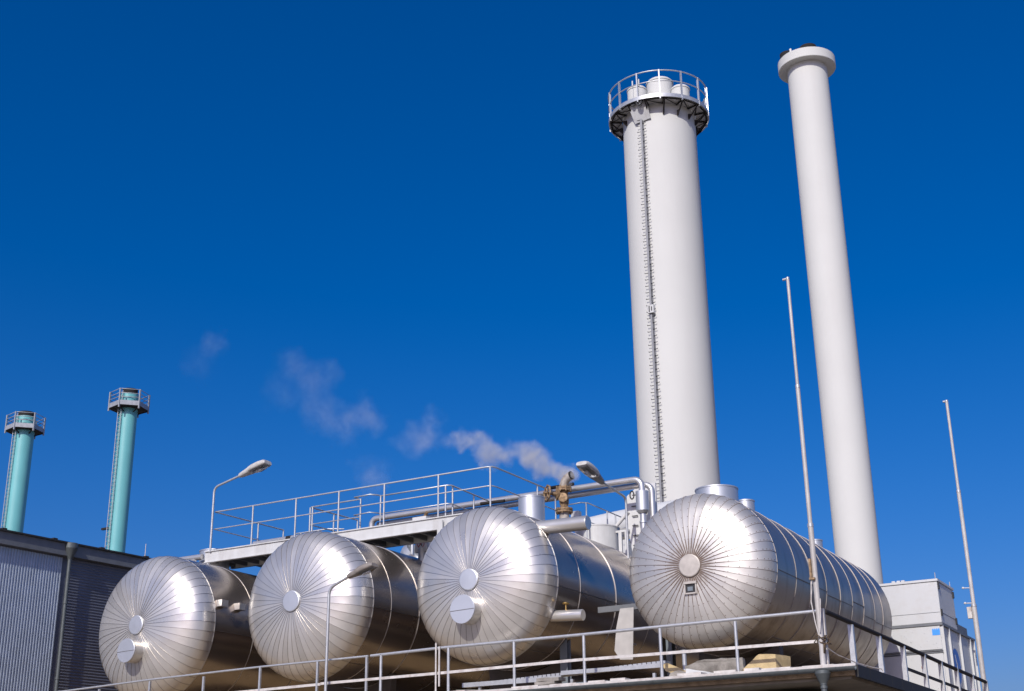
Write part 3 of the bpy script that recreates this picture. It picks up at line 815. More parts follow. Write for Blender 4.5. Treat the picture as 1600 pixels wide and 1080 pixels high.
rough_prism('bent_sheet', [(-11.57, 26.2, 5.0), (-11.45, 26.2, 5.03), (-10.95, 26.2, 4.80), (-10.95, 26.2, 4.74), (-11.5, 26.2, 4.86)], (0, 0.05, 0), FOAM,
            'yellow stained bent strip leaning beside a rail post', 'scrap', 3, 3, 0.015)
rough_prism('folded_flashing', [(-10.95, 25.98, 4.665), (-10.95, 25.98, 4.86), (-10.9, 25.98, 4.86), (-10.2, 25.98, 4.70), (-10.2, 25.98, 4.665)], (0, 0.1, 0), GALV_PAINT,
            'folded grey flashing offcut lying under the cracked board', 'scrap', 4, 3, 0.01)
rough_prism('felt_heap', [(-11.4, 26.05, 4.665), (-11.35, 26.05, 4.80), (-11.1, 26.05, 4.83), (-10.8, 26.05, 4.74), (-10.7, 26.05, 4.665)], (0, 0.3, 0), SLAB,
            'grey crumbled felt heap between the bent strip and the roof edge', 'debris', 8, 4, 0.05)
for k_, (xa, xb, z0, z1) in enumerate(((-14.6, -14.0, 4.665, 4.75), (-14.55, -14.05, 4.755, 4.82), (-14.5, -13.95, 4.825, 4.90))):
    rough_prism('stone_slab', [(xa, 26.0, z0), (xa, 26.0, z1), (xb, 26.0, z1), (xb, 26.0, z0)], (0, 0.35, 0), SLAB,
                ('lowest', 'middle', 'topmost')[k_] + ' pale slab of the little stack behind the front railing', 'slab', 10 + k_, 3, 0.015)
rough_prism('blue_grey_offcut', [(-14.05, 25.95, 4.665), (-14.05, 25.95, 4.74), (-12.8, 25.95, 4.74), (-12.8, 25.95, 4.665)], (0, 0.14, 0), WALLSHEET,
            'long blue grey sheet offcut lying beside the little slab stack', 'scrap', 15, 2, 0.008)
rough_prism('grey_plank', [(-16.6, 26.0, 4.70), (-16.6, 26.0, 4.78), (-15.3, 26.0, 4.70), (-15.3, 26.0, 4.665)], (0, 0.2, 0), SLAB,
            'weathered grey plank lying on the roof edge below the stub manhole tank', 'plank', 17, 3, 0.015)
tr = MB()
for i in range(46):
    x = -16.8 + i * 0.112
    tr.span((x, 26.6, 4.90 + 0.004 * i), (x + 0.09, 26.9, 4.96 + 0.004 * i))
tr.span((-16.8, 26.59, 4.89), (-14.2, 26.598, 4.99)); tr.span((-14.2, 26.59, 5.0), (-11.7, 26.598, 5.09))
for x in (-16.4, -14.0, -12.0): tr.span((x, 26.65, 4.6), (x + 0.06, 26.72, 4.9))
tag(tr.build('cable_tray', GALV, loc=(-14.2, 26.7, 4.6)), 'galvanised cable tray running low behind the front railing', 'cable tray')
# steel posts and hanging plate between the tanks
for x, y, lab in ((-15.4, 29.0, 'blue grey steel post under the glaring tank'), (-13.15, 30.2, 'shaded steel post behind the pointed white plate')):
    b = MB(); b.span((x - 0.1, y, 4.6), (x + 0.1, y + 0.012, 6.6)); b.span((x - 0.1, y + 0.188, 4.6), (x + 0.1, y + 0.2, 6.6)); b.span((x - 0.008, y + 0.0125, 4.6), (x + 0.008, y + 0.1875, 6.6))
    tag(b.build('steel_post', WALLSHEET, loc=(x, y, 4.6)), lab, 'post')
b = MB()
b.prism([(-13.83, 29.0, 6.75), (-13.47, 29.0, 6.75), (-13.55, 29.0, 5.53), (-13.88, 29.0, 5.55), (-14.02, 29.0, 5.77), (-13.95, 29.0, 6.3)], (0, 0.03, 0))
b.tube([(-13.6, 29.05, 5.9), (-13.6, 29.3, 5.9)], 0.03, 6)
hp = b.build('hanging_plate', PLATE_GREY, loc=(-13.7, 29, 5.5)); tag(hp, 'white pointed plate hanging between the two right tanks', 'plate')
b = MB(); b.span((-14.6, 29.35, 6.76), (-12.6, 29.45, 6.9)); b.span((-13.0, 29.3, 4.6), (-12.9, 29.5, 6.76))
tag(b.build('hanger_frame', FASCIA, loc=(-13.6, 29.4, 4.6)), 'dark frame holding the pointed white plate between the right tanks', 'frame')
b = MB(); b.tube([(-11.35, 26.9, 4.62), (-11.35, 26.9, 5.35)], 0.05, 10); b.lathe((-11.35, 26.9, 5.3), (0, 0, 1), [(0.05, 0), (0.08, 0), (0.08, 0.06), (0.05, 0.06)], 12)
tag(b.build('drain_pipe', GALV, loc=(-11.35, 26.9, 4.6)), 'short drain pipe under the belly of the rightmost tank', 'pipe')

# ------------------------------------------------------------------ street lamps
def lamp(base, zs, arm_dir, arm_len, rise, head_len, hm, label, zfoot, post_r=0.035, tilt=0.18, neck=0.1, sc=1.0, fl=0.045):
    t = thing('lamp_post', (base[0], base[1], zfoot), label, 'lamp', 'lamp posts with angled heads')
    d = Vector(arm_dir).normalized(); z = Vector((0, 0, 1)); B = Vector((base[0], base[1], 0))
    top = B + z * zs
    end = top + d * arm_len + z * rise
    c1 = top - z * 0.18; c2 = top + (end - top).normalized() * 0.18
    pts = [B + z * zfoot]
    for i in range(7):
        s_ = i / 6
        pts.append(c1 * (1 - s_) ** 2 + top * 2 * s_ * (1 - s_) + c2 * s_ ** 2)
    pts.append(end)
    b = MB(); b.tube(pts, post_r, 10); b.build('bracket_arm', GALV, t)
    # head: lofted housing along dh
    dh = (d + z * tilt).normalized(); side = dh.cross(z).normalized(); upn = side.cross(dh)
    def sec(s_, wd, ht, dn):
        c = end + dh * (s_ * head_len)
        out = []
        for k_ in range(12):
            a = 2 * PI * k_ / 12
            cx, cz = math.cos(a), math.sin(a)
            ex = abs(cx) ** 0.6 * (1 if cx > 0 else -1); ez = abs(cz) ** 0.6 * (1 if cz > 0 else -1)
            out.append(c + side * ex * wd * sc + upn * (ez * (ht if ez > 0 else dn) * sc))
        return out
    def loft(secs, b, mi=0):
        V = [p for s_ in secs for p in s_]; n_ = 12; F = []
        for i in range(len(secs) - 1):
            for j in range(n_): F.append((i * n_ + j, i * n_ + (j + 1) % n_, (i + 1) * n_ + (j + 1) % n_, (i + 1) * n_ + j))
        b.add(V, F, mi, True)
        b.add(secs[0], [tuple(range(n_))], mi); b.add(secs[-1], [tuple(range(n_))], mi)
    b = MB(); loft([sec(-0.06, 0.045, 0.045, 0.045), sec(0.02, 0.07, 0.055, 0.055), sec(0.2, 0.095, 0.07, 0.06), sec(0.36, 0.125, 0.085, 0.065)], b)
    b.build('lamp_neck', LAMPD if hm is LAMPG and neck > 0.1 else hm, t)
    b = MB(); loft([sec(0.361, 0.13, 0.09, 0.06), sec(0.5, 0.155, 0.105, 0.055), sec(0.75, 0.165, 0.105, 0.05), sec(0.92, 0.155, 0.09, 0.045), sec(1.0, 0.13, 0.06, 0.03)], b)
    hs_ = b.build('lamp_housing', hm, t)
    b = MB()
    loft([sec(0.41, 0.135, -0.05, 0.062), sec(0.6, 0.145, -0.045, 0.062), sec(0.95, 0.13, -0.035, 0.055)], b)
    b.build('lens_frame', LAMPD, hs_)
    b = MB()
    bulge = fl
    loft([sec(0.42, 0.10, -0.058, 0.07), sec(0.5, 0.12, -0.06, 0.06 + bulge * 0.5), sec(0.65, 0.125, -0.06, 0.06 + bulge), sec(0.82, 0.12, -0.06, 0.06 + bulge * 0.7), sec(0.94, 0.10, -0.05, 0.06)], b)
    b.build('glass_bowl', GLASS, hs_)
    b = MB()
    c = end + dh * (0.66 * head_len) - upn * (0.085 * sc)
    b.tube([c - dh * 0.12, c + dh * 0.1], 0.035, 10); b.build('bulb', WHITE_PLATE, hs_)
    return t
lamp((-27.52, 29.42), 11.72, (1, 0, 0), 1.05, 0.24, 1.05, LAMPG, 'light grey lamp rising from the left end of the walkway', 9.74, 0.034, 0.22, 0.1, 1.3)
lamp((-15.42, 33.0), 10.52, (0, -1, 0), 1.5, 0.13, 1.2, LAMPG, 'lamp seen from below beside the rusty vent, its lens turned to the viewer', 8.75, 0.034, 0.20, 0.2, 1.25)
lamp((-20.0, 25.6), 7.36, (1, 0, 0), 0.60, 0.23, 0.78, LAMPBROWN, 'shaded taupe lamp in front of the second tank on a slim pole', 3.2, 0.036, 0.24, 0.1, 1.05)

# ------------------------------------------------------------------ white chimneys
CX, CY, CR = -22.93, 55.0, 1.83
PZ = 35.6
bc = thing('chimney', (CX, CY, 0), 'thick white chimney with a railed platform and a peg ladder up its side', 'chimney')
b = MB(); 
zs_ = [0, 4.5, 9, 13.5, 18, 22.5, 27, 31.5, PZ + 0.35]
for i in range(len(zs_) - 1):
    b.lathe((CX, CY, 0), (0, 0, 1), [(CR, zs_[i]), (CR, zs_[i + 1])], 96)
b.lathe((CX, CY, PZ + 0.35), (0, 0, 1), [(CR, 0), (CR - 0.15, 0.02), (0, 0.02)], 96)
b.build('shaft', WHITE, bc)
b = MB()
RO = 2.5
b.lathe((CX, CY, PZ), (0, 0, 1), [(CR + 0.02, 0), (RO, 0), (RO, 0.05), (CR + 0.02, 0.05)], 72, smooth=False)
pl_ = b.build('platform', WHITE_PLATE, bc)
b = MB(); b.lathe((CX, CY, PZ), (0, 0, 1), [(RO + 0.003, -0.06), (RO + 0.04, -0.06), (RO + 0.04, 0.14), (RO + 0.003, 0.14)], 72, smooth=True); b.build('toe_board', GALV, pl_)
NB = 16
for i in range(NB):
    a = 2 * PI * (i + 0.35) / NB
    d = Vector((math.cos(a), math.sin(a), 0)); s_ = Vector((-math.sin(a), math.cos(a), 0))
    c = Vector((CX, CY, PZ))
    b = MB()
    b.tube([c + d * (CR + 0.02) + Vector((0, 0, -0.06)), c + d * (RO - 0.03) + Vector((0, 0, -0.06))], 0.05, 4)
    b.tube([c + d * (RO - 0.06) + Vector((0, 0, -0.10)), c + d * (CR + 0.03) + Vector((0, 0, -0.66))], 0.042, 4)
    b.prism([p - s_ * 0.012 for p in (c + d * (CR + 0.01) + Vector((0, 0, -0.35)), c + d * (CR + 0.28) + Vector((0, 0, -0.44)), c + d * (CR + 0.01) + Vector((0, 0, -0.66)))], s_ * 0.024)
    q = c + Vector((0, 0, -0.07)); a2 = a + 2 * PI / NB; d2 = Vector((math.cos(a2), math.sin(a2), 0))
    b.tube([q + d * (RO - 0.06), q + d2 * (RO - 0.06)], 0.045, 4)
    b.tube([q + d * (RO - 0.08), q + d2 * (CR + 0.05)], 0.025, 4)
    b.build('bracket', DARKSTEEL, bc)
NP = 14
for i in range(NP):
    a = 2 * PI * (i + 0.5) / NP
    b = MB(); x, y = CX + RO * math.cos(a), CY + RO * math.sin(a)
    b.box((x, y, PZ + 0.66), (0.10, 0.06, 1.62), 0, Matrix.Rotation(a, 3, 'Z')); b.build('railing_post', GALV, pl_)
for zz, rr, nm in ((1.45, 0.035, 'top_rail'), (0.85, 0.028, 'mid_rail')):
    b = MB(); b.tube([(CX + RO * math.cos(2 * PI * i / 56), CY + RO * math.sin(2 * PI * i / 56), PZ + zz) for i in range(56)], rr, 6, closed=True); b.build(nm, GALV, pl_)
for dx, dy, rr, zt in ((-0.85, -0.6, 0.50, 1.72), (0.02, 0.35, 0.68, 2.35), (1.22, 0.1, 0.47, 1.5)):
    b = MB()
    b.lathe((CX + dx, CY + dy, PZ + 0.3), (0, 0, 1), [(rr, 0), (rr, zt - 0.36), (rr + 0.03, zt - 0.36), (rr + 0.03, zt - 0.3), (rr - 0.06, zt - 0.2), (rr - 0.08, zt - 0.4)], 40)
    b.lathe((CX + dx, CY + dy, PZ + 0.3), (0, 0, 1), [(rr + 0.025, 0.42), (rr + 0.05, 0.42), (rr + 0.05, 0.50), (rr + 0.025, 0.50)], 40)
    b.lathe((CX + dx, CY + dy, PZ + 0.3 + zt - 0.4), (0, 0, 1), [(rr - 0.08, 0), (0, 0.001)], 40, 1)
    b.build('flue', [WHITE, SOOT], bc)
# ladder: a stile with pegs on both sides
la = math.atan2(53.15 - CY, -23.05 - CX)
LX, LY = -23.06, CY - CR - 0.10
b = MB(); b.span((LX - 0.05, LY - 0.04, 6), (LX + 0.05, LY + 0.04, PZ + 0.1)); 
b.tube([(LX + 0.09, LY + 0.02, 6), (LX + 0.09, LY + 0.02, PZ)], 0.014, 6)
ld = b.build('ladder', LADDER_GREY, bc)
z = 12.0; i = 0; peg0 = None
while z < PZ - 0.5:
    if peg0 is None:
        b = MB(); b.tube([(LX - 0.22, LY - 0.02, z), (LX - 0.01, LY - 0.02, z)], 0.016, 6); b.tube([(LX + 0.01, LY - 0.02, z + 0.1), (LX + 0.22, LY - 0.02, z + 0.1)], 0.016, 6)
        b.tube([(LX - 0.22, LY - 0.02, z), (LX - 0.22, LY - 0.02, z + 0.04)], 0.014, 6); b.tube([(LX + 0.22, LY - 0.02, z + 0.1), (LX + 0.22, LY - 0.02, z + 0.14)], 0.014, 6)
        peg0 = b.build('rung', DARKSTEEL, ld, loc=(LX, LY, z))
    else:
        c = peg0.copy(); COL.objects.link(c); c.parent = ld
        c.location = Vector(peg0.location) + Vector((0, 0, z - 12.0))
    z += 0.33; i += 1
for zz in [12 + 2.05 * k_ for k_ in range(12)]:
    b = MB(); b.box((LX, LY + 0.05, zz + 0.17), (0.16, 0.14, 0.06)); b.build('ladder_bracket', FASCIA, ld)
b = MB(); b.span((LX - 0.13, LY - 0.13, 24.45), (LX + 0.17, LY + 0.05, 24.85), 0); b.span((LX - 0.06, LY - 0.15, 24.5), (LX - 0.02, LY - 0.131, 24.8), 1); b.span((LX + 0.06, LY - 0.15, 24.55), (LX + 0.1, LY - 0.131, 24.75), 1)
b.build('catch_box', [GALV_PAINT, BLACK], ld)
# entry hatch where the ladder meets the platform
b = MB()
b.prism([(LX - 0.55, LY - 0.42, PZ + 0.12), (LX + 0.45, LY - 0.42, PZ + 0.12), (LX + 0.50, LY + 0.02, PZ - 0.85), (LX - 0.35, LY + 0.02, PZ - 0.95)], (0, 0.03, 0))
b.span((LX - 0.2, LY - 0.47, PZ + 0.1), (LX - 0.14, LY - 0.43, PZ + 1.2)); b.span((LX + 0.14, LY - 0.47, PZ - 0.3), (LX + 0.2, LY - 0.43, PZ + 1.2))
b.build('hatch_panel', GALV_PAINT, bc)
b = MB(); b.lathe((LX + 0.15, LY - 0.46, PZ - 0.15), (0, -1, 0), [(0.09, 0), (0.16, 0), (0.16, 0.08), (0.09, 0.08)], 20); b.lathe((LX - 0.2, LY - 0.44, PZ - 0.1), (0, -1, 0), [(0.11, 0), (0.11, 0.04), (0, 0.04)], 16)
b.build('fall_arrester', BLACK, bc)

SX, SY = -15.10, 55.0
sc_ = thing('chimney', (SX, SY, 0), 'slender plain white chimney topped by a wide round collar', 'chimney')
b = MB(); 
for z0, z1 in ((0, 6), (6, 12), (12, 18), (18, 24), (24, 30), (30, 36.2)):
    b.lathe((SX, SY, 0), (0, 0, 1), [(0.905 + 0.035 * z0 / 36, z0), (0.905 + 0.035 * z1 / 36, z1)], 80)
b.build('shaft', WHITE, sc_)
b = MB(); b.lathe((SX, SY, 36.02), (0, 0, 1), [(0.93, 0), (1.34, 0), (1.355, 0.02), (1.355, 0.46), (1.33, 0.49), (0.0, 0.5)], 96); b.build('collar', WHITE, sc_)
for dx, dy, rr, hh in ((0.30, -0.55, 0.40, 0.38), (-0.72, -0.58, 0.36, 0.33)):
    b = MB(); b.lathe((SX + dx, SY + dy, 36.525), (0, 0, 1), [(rr, 0), (rr, hh), (rr - 0.05, hh), (rr - 0.06, 0.05), (0, 0.05)], 32); b.build('flue', SOOT, sc_)
b = MB(); b.tube([(SX - 0.38, SY - 1.15, 36.5), (SX - 0.38, SY - 1.15, 36.72)], 0.06, 8); b.build('light_stub', WHITE_PLATE, sc_)

TEALSTEEL = mat("grey_platform_steel", (0.36, 0.38, 0.40), 0.5, 0.2, var=0.15, vscale=4)
# ------------------------------------------------------------------ teal chimneys
def teal(X, Y, r, ztop, label):
    t = thing('chimney', (X, Y, 0), label, 'chimney', 'pair of teal chimneys')
    b = MB()
    for i in range(8): b.lathe((X, Y, 0), (0, 0, 1), [(r, ztop * i / 8), (r, ztop * (i + 1) / 8)], 48)
    b.lathe((X, Y, ztop), (0, 0, 1), [(r, 0), (r - 0.1, 0.01), (0, 0.01)], 48)
    b.build('shaft', TEAL, t)
    zp = ztop - 1.15
    ro = 1.48; N = 6; a0 = R(-73)
    cor = [(X + ro * math.cos(a0 + 2 * PI * i / N), Y + ro * math.sin(a0 + 2 * PI * i / N)) for i in range(N)]
    b = MB(); b.prism([(x, y, zp - 0.05) for x, y in cor], (0, 0, 0.1)); p = b.build('platform', DARKSTEEL, t)
    b = MB()
    for i in range(N):
        (x0, y0), (x1, y1) = cor[i], cor[(i + 1) % N]
        flatbar(b, (x0, y0, zp + 0.16), (x1, y1, zp + 0.16), 0.36, 0.03)
    b.build('toe_board', TEALSTEEL, p)
    for zz in (0.62, 0.92, 1.25):
        b = MB(); b.tube([(x, y, zp + zz) for x, y in cor], 0.03, 6, closed=True); b.build('rail', TEALSTEEL, p)
    for x, y in cor:
        b = MB(); b.span((x - 0.05, y - 0.05, zp - 0.25), (x + 0.05, y + 0.05, zp + 1.28)); b.build('railing_post', TEALSTEEL, p)
    for x, y in cor:
        b = MB(); b.tube([(x, y, zp - 0.08), (X + (x - X) * 0.5, Y + (y - Y) * 0.5, zp - 0.35)], 0.05, 6); b.build('strut', DARKSTEEL, p)
    b = MB()
    b.lathe((X, Y, ztop + 0.01), (0, 0, 1), [(r * 0.85, 0), (r * 0.85, 0.42), (r * 0.7, 0.42), (r * 0.7, 0.1), (0, 0.1)], 32); b.build('flue', SOOT, t)
    # ladder on the left of the shaft
    la = R(-97); lx, ly = X + (r + 0.12) * math.cos(la), Y + (r + 0.12) * math.sin(la)
    tv = Vector((-math.sin(la), math.cos(la), 0))
    b = MB()
    for s_ in (-1, 1):
        q = Vector((lx, ly, 0)) + tv * 0.2 * s_
        b.tube([(q.x, q.y, 4), (q.x, q.y, zp + 1.3)], 0.035, 6)
    zz = 14.0
    while zz < zp:
        b.tube([Vector((lx, ly, zz)) - tv * 0.2, Vector((lx, ly, zz)) + tv * 0.2], 0.022, 5); zz += 0.33
    for zz in range(15, int(zp), 3):
        b.tube([Vector((lx, ly, zz)), Vector((X, Y, zz))], 0.03, 5)
    b.build('ladder', TEALSTEEL, t)
    return t
t2 = teal(-74.95, 70, 0.69, 34.25, 'taller looking right one of the two teal chimneys')
b = MB(); b.span((-75.95, 69.3, 23.55), (-75.2, 69.5, 23.7)); b.build('rest_step', DARKSTEEL, t2)
teal(-86.70, 70, 0.79, 34.35, 'teal chimney at the far left edge of the photo')

# ------------------------------------------------------------------ dark corrugated hall on the left
hl = thing('industrial_hall', (-33, 28.82, 0), 'dark grey corrugated hall with downpipe at the left edge', 'building')
XW = -33.0
b = MB(); b.span((-60, 20, 0), (XW - 0.06, 46, 10.1)); b.build('wall', CORR_H, hl)
# vertical ribs in front of the downpipe
b = MB(); P = []
y = 20.0; i = 0
while y < 28.70:
    for dy, dx in ((0.0, 0.0), (0.040, 0.0), (0.052, 0.032), (0.088, 0.032)): P.append((XW - 0.05 + dx, y + dy))
    y += 0.1
V = [(x, yy, 0) for x, yy in P] + [(x, yy, 10.06) for x, yy in P]; n = len(P)
b.add(V, [(i, i + 1, n + i + 1, n + i) for i in range(n - 1)])
b.build('ribbed_cladding', CORR_V, hl)
b = MB(); P = []
z = 3.0
while z < 10.02:
    for k_ in range(4): P.append((XW - 0.045 + 0.014 * math.sin(k_ * PI / 2), z + 0.0225 * k_))
    z += 0.09
n = len(P)
V = [(x, 28.95, zz) for x, zz in P] + [(x, 46, zz) for x, zz in P]
b.add(V, [(i, i + 1, n + i + 1, n + i) for i in range(n - 1)], 0, True)
b.build('corrugated_cladding', CORR_H, hl)
b = MB(); b.span((-60, 19.8, 10.10), (XW + 0.16, 46.2, 10.47), 0); b.build('fascia', FASCIA, hl)
b = MB(); b.span((-60, 19.7, 10.474), (XW + 0.24, 46.3, 10.525), 0)
for i in range(14): b.span((XW + 0.05, 20.8 + i * 1.83, 10.527), (XW + 0.2, 20.95 + i * 1.83, 10.575))
b.build('roof_edge', ROOFEDGE, hl)
b = MB()
b.lathe((XW + 0.16, 28.82, 10.5), (0, 0, -1), [(0.22, 0), (0.22, 0.16), (0.07, 0.5), (0.07, 0.52), (0.06, 0.52), (0.06, 10.4)], 20)
for zz in (8.6, 6.3, 3.5): b.lathe((XW + 0.16, 28.82, zz), (0, 0, 1), [(0.061, 0), (0.075, 0), (0.075, 0.06), (0.061, 0.06)], 16)
b.build('downpipe', ZINC, hl)
hl.rotation_euler = (0, 0, R(-4.5))
XW += 0.25
an = MB(); an.tube([(XW - 0.1, 32.0, 10.56), (XW - 0.1, 32.0, 11.05)], 0.012, 6); an.tube([(XW - 0.1, 32.0, 10.56), (XW - 0.1, 32.0, 10.66)], 0.03, 6)
tag(an.build('lightning_rod', LIP, loc=(XW - 0.1, 32, 10.56)), 'thin pale lightning rod on the dark hall roof', 'rod')

# ------------------------------------------------------------------ white cooler box at the right
XC, YF = -8.420, 38.606
cb_ = thing('cooling_unit', (-10.185, 40.255, 4.6), 'white two tier cooling unit with ribbed side and blue round emblem', 'cooling unit')
b = MB(); b.bevbox((-12.416, YF, 7.132), (XC, 40.546, 8.296), 0.02)
b.build('upper_casing', WHITE_BOX, cb_)
b = MB(); b.span((-12.406, YF - 0.006, 7.418), (XC - 0.02, YF - 0.001, 7.429)); b.build('casing_joint', FASCIA, cb_)
b = MB(); b.span((XC + 0.001, YF + 0.05, 7.418), (XC + 0.006, 40.498, 7.433)); b.build('casing_joint', FASCIA, cb_)
b = MB(); b.span((-12.445, YF - 0.03, 8.299), (XC + 0.03, 40.575, 8.364))
b.build('top_rim', GALV_PAINT, cb_)
for yy in (YF + 0.05, 40.449):
    b = MB(); b.tube([(XC - 0.04, yy, 8.364), (XC - 0.04, yy, 8.548)], 0.012, 5); b.build('aerial', GALV, cb_)
for xx in (-9.651, -9.506, -9.380):
    b = MB(); b.bevbox((xx - 0.05, YF, 8.365), (xx + 0.05, YF + 0.1, 8.412), 0.01); b.build('roof_fitting', GALV_PAINT, cb_)
for yy, zz in ((YF + 0.06, 8.189), (40.449, 8.170), (YF + 0.06, 7.442), (40.449, 7.404)):
    b = MB(); b.bevbox((XC + 0.001, yy - 0.055, zz - 0.12), (XC + 0.045, yy + 0.035, zz + 0.07), 0.01); b.build('latch', BLACK, cb_)
b = MB(); b.span((-12.416, YF + 0.02, 4.6), (XC - 0.045, 42.728, 7.054)); b.build('lower_casing', WHITE_BOX, cb_)
for z0, z1 in ((6.395, 7.054), (4.62, 6.288)):
    b = MB(); b.bevbox((-12.416, YF - 0.018, z0), (XC - 0.07, YF + 0.018, z1), 0.012); b.build('front_panel', WHITE_BOX, cb_)
rb = random.Random(9)
b = MB()
for i in range(30):
    xx, zz = rb.uniform(-9.991, XC - 0.14), rb.choice((rb.uniform(6.453, 6.938), rb.uniform(4.804, 6.210)))
    b.lathe((xx, YF - 0.020, zz), (0, -1, 0), [(0.013, 0), (0.011, 0.004), (0, 0.005)], 8)
o_ = b.build('rivets', GALV, cb_); o_['kind'] = 'stuff'
for z0, z1, y0 in ((7.059, 7.122, -0.045), (6.298, 6.322, -0.035), (6.356, 6.378, -0.035)):
    b = MB(); b.span((-12.416, YF + y0, z0), (XC + (0.02 if z0 > 7 else -0.055), (42.777 if z0 > 7 else YF + 0.014), z1)); b.build('joint_rail', FASCIA, cb_)
for yy in (38.645, 39.401, 40.759, 42.117, 42.661):
    b = MB(); b.span((XC - 0.043, yy - 0.025, 4.6), (XC + 0.02, yy + 0.025, 7.056)); b.build('side_rib', WHITE_BOX, cb_)
b = MB(); b.span((-11.834, 40.692, 7.124), (XC - 0.05, 42.098, 7.365)); b.build('rear_louvre', FASCIA, cb_)
b = MB(); b.span((XC + 0.021, 38.800, 5.017), (XC + 0.055, 42.874, 5.124)); b.build('lower_side_rail', WHITE_PLATE, cb_)
# blue sticker with notched top
b = MB(); P = [(-8.715, YF - 0.0235, 6.788), (-8.715, YF - 0.0235, 6.928)]
for i in range(4):
    x0 = -8.715 + i * 0.0545
    P += [(x0 + 0.012, YF - 0.0235, 6.972), (x0 + 0.040, YF - 0.0235, 6.972), (x0 + 0.0545, YF - 0.0235, 6.928)]
P += [(-8.504, YF - 0.0235, 6.788)]
b.prism(P, (0, 0.005, 0)); b.build('notched_sticker', LBLUE, cb_)
# round emblem on the side between two ribs
ec = (XC - 0.043, 40.042, 6.046)
b = MB(); b.lathe(ec, (1, 0, 0), [(0.0, 0.0095), (0.50, 0.009), (0.50, 0.001)], 48); e_ = b.build('round_emblem', BLUE, cb_)
b = MB(); b.lathe(ec, (1, 0, 0), [(0.515, 0.001), (0.515, 0.008), (0.575, 0.008), (0.575, 0.001)], 48); b.build('emblem_rim', WHITE_PLATE, e_)
for dy, dz, an, l_ in ((-0.05, 0.18, 0.5, 0.30), (0.02, -0.02, -0.4, 0.26), (-0.02, -0.22, 0.7, 0.22)):
    b = MB(); b.box((ec[0] + 0.0125, ec[1] + dy, ec[2] + dz), (0.004, 0.07, l_), 0, Matrix.Rotation(an, 3, 'X')); b.build('emblem_stroke', WHITE_PLATE, e_)

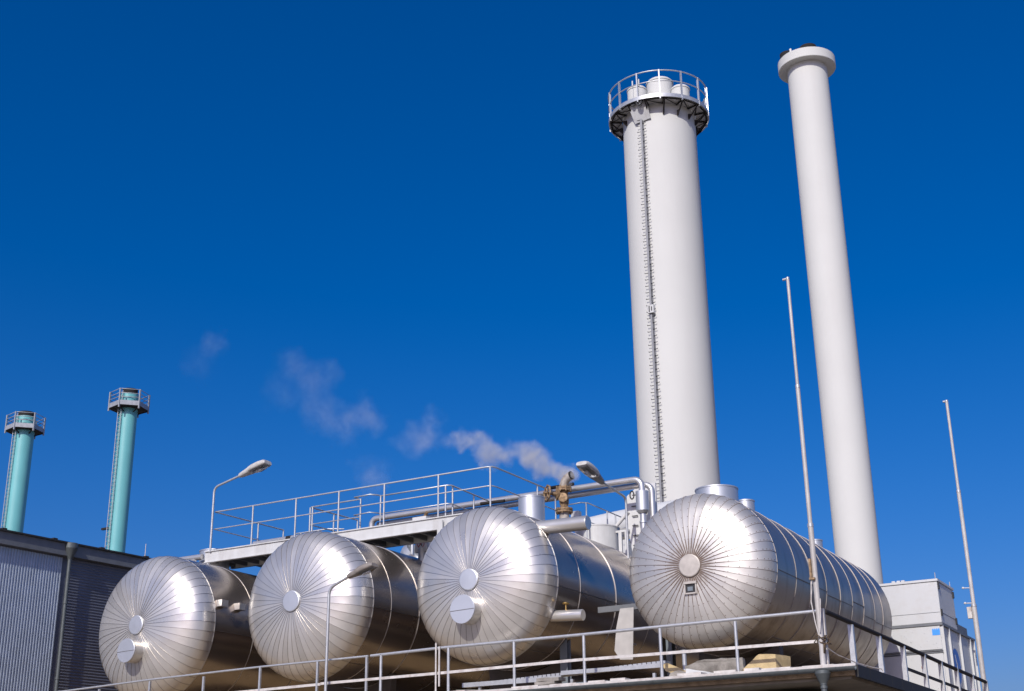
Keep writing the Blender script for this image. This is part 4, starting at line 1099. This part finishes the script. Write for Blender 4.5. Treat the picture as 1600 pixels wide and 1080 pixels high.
# ------------------------------------------------------------------ steam drifting from the vent
def steam():
    rs = random.Random(21)
    path = [(-16.46, 31.90, 11.07, 0.13, 4.00), (-16.58, 31.95, 11.10, 0.15, 4.00), (-18.33, 32.00, 12.10, 0.20, 1.10), (-20.45, 32.00, 12.72, 0.20, 0.45), (-16.67, 32.00, 11.10, 0.14, 3.84), (-16.94, 32.00, 11.25, 0.21, 3.84), (-17.30, 32.00, 11.41, 0.20, 2.40), (-17.63, 32.00, 11.61, 0.25, 2.40), (-17.92, 32.00, 11.88, 0.23, 2.22), (-18.13, 32.00, 12.14, 0.16, 1.86), (-18.51, 32.00, 12.05, 0.15, 0.87), (-18.83, 32.00, 12.09, 0.25, 1.15), (-19.27, 32.00, 12.12, 0.30, 1.26), (-19.64, 32.00, 12.53, 0.25, 1.04), (-20.22, 32.00, 12.74, 0.22, 0.89), (-20.72, 32.00, 12.74, 0.18, 0.35), (-21.37, 32.00, 13.34, 0.37, 0.23), (-21.76, 32.00, 12.94, 0.44, 0.21), (-22.35, 32.00, 12.99, 0.29, 0.09), (-23.38, 32.00, 13.74, 0.29, 0.14), (-23.96, 32.00, 14.12, 0.44, 0.15), (-24.71, 32.00, 14.00, 0.48, 0.12), (-25.63, 32.00, 14.58, 0.52, 0.09), (-25.93, 32.00, 15.50, 0.52, 0.09), (-25.29, 32.00, 15.71, 0.33, 0.09), (-26.76, 32.00, 16.21, 0.48, 0.08), (-27.26, 32.00, 15.52, 0.52, 0.04), (-30.38, 32.00, 17.71, 0.37, 0.09), (-31.06, 32.00, 17.13, 0.48, 0.03), (-23.53, 32.00, 12.05, 0.44, 0.12), ]
    bm = bmesh.new()
    for x, y, z, r, w_ in path:
        bmesh.ops.create_icosphere(bm, subdivisions=2, radius=r * 2.1 + 0.06, matrix=Matrix.Translation((x, y, z)))
    me = bpy.data.meshes.new('steam'); bm.to_mesh(me); bm.free()
    o = bpy.data.objects.new('steam', me); COL.objects.link(o)
    md = o.modifiers.new('r', 'REMESH'); md.mode = 'VOXEL'; md.voxel_size = 0.08
    M = bpy.data.materials.new('steam_vapour'); M.use_nodes = True
    n, l = M.node_tree.nodes, M.node_tree.links
    n.clear()
    out = n.new('ShaderNodeOutputMaterial'); pv = n.new('ShaderNodeVolumePrincipled')
    pv.inputs['Color'].default_value = (0.98, 0.97, 0.96, 1)
    pv.inputs['Anisotropy'].default_value = -0.45
    geo = n.new('ShaderNodeNewGeometry')
    t1 = n.new('ShaderNodeTexNoise'); t1.inputs['Scale'].default_value = 1.7; t1.inputs['Detail'].default_value = 4
    l.new(geo.outputs['Position'], t1.inputs['Vector'])
    sub = n.new('ShaderNodeVectorMath'); sub.operation = 'SUBTRACT'; sub.inputs[1].default_value = (0.5, 0.5, 0.5)
    l.new(t1.outputs['Color'], sub.inputs[0])
    sc_v = n.new('ShaderNodeVectorMath'); sc_v.operation = 'SCALE'; sc_v.inputs['Scale'].default_value = 1.25
    l.new(sub.outputs[0], sc_v.inputs[0])
    add = n.new('ShaderNodeVectorMath'); add.operation = 'ADD'
    l.new(geo.outputs['Position'], add.inputs[0]); l.new(sc_v.outputs[0], add.inputs[1])
    total = None
    for x, y, z, r, w_ in path:
        d = n.new('ShaderNodeVectorMath'); d.operation = 'DISTANCE'; d.inputs[1].default_value = (x, y, z)
        l.new(add.outputs[0] if r > 0.2 else geo.outputs['Position'], d.inputs[0])
        mr = n.new('ShaderNodeMapRange'); mr.interpolation_type = 'SMOOTHSTEP'
        mr.inputs['From Min'].default_value = r * 1.7; mr.inputs['From Max'].default_value = r * 0.1
        mr.inputs['To Min'].default_value = 0; mr.inputs['To Max'].default_value = w_
        l.new(d.outputs['Value'], mr.inputs['Value'])
        if total is None: total = mr.outputs[0]
        else:
            ad = n.new('ShaderNodeMath'); ad.operation = 'MAXIMUM'
            l.new(total, ad.inputs[0]); l.new(mr.outputs[0], ad.inputs[1]); total = ad.outputs[0]
    t2 = n.new('ShaderNodeTexNoise'); t2.inputs['Scale'].default_value = 3.3; t2.inputs['Detail'].default_value = 6; t2.inputs['Roughness'].default_value = 0.65; t2.inputs['Distortion'].default_value = 0.8
    l.new(geo.outputs['Position'], t2.inputs['Vector'])
    m2 = n.new('ShaderNodeMapRange'); m2.inputs['From Min'].default_value = 0.36; m2.inputs['From Max'].default_value = 0.66; m2.inputs['To Min'].default_value = 0.5; m2.inputs['To Max'].default_value = 2.4
    l.new(t2.outputs['Fac'], m2.inputs['Value'])
    mu = n.new('ShaderNodeMath'); mu.operation = 'MULTIPLY'
    l.new(total, mu.inputs[0]); l.new(m2.outputs[0], mu.inputs[1])
    l.new(mu.outputs[0], pv.inputs['Density'])
    l.new(pv.outputs[0], out.inputs['Volume'])
    me.materials.append(M)
    tag(o, 'thin white steam drifting left from the rusty vent', 'steam', kind='stuff')
steam()
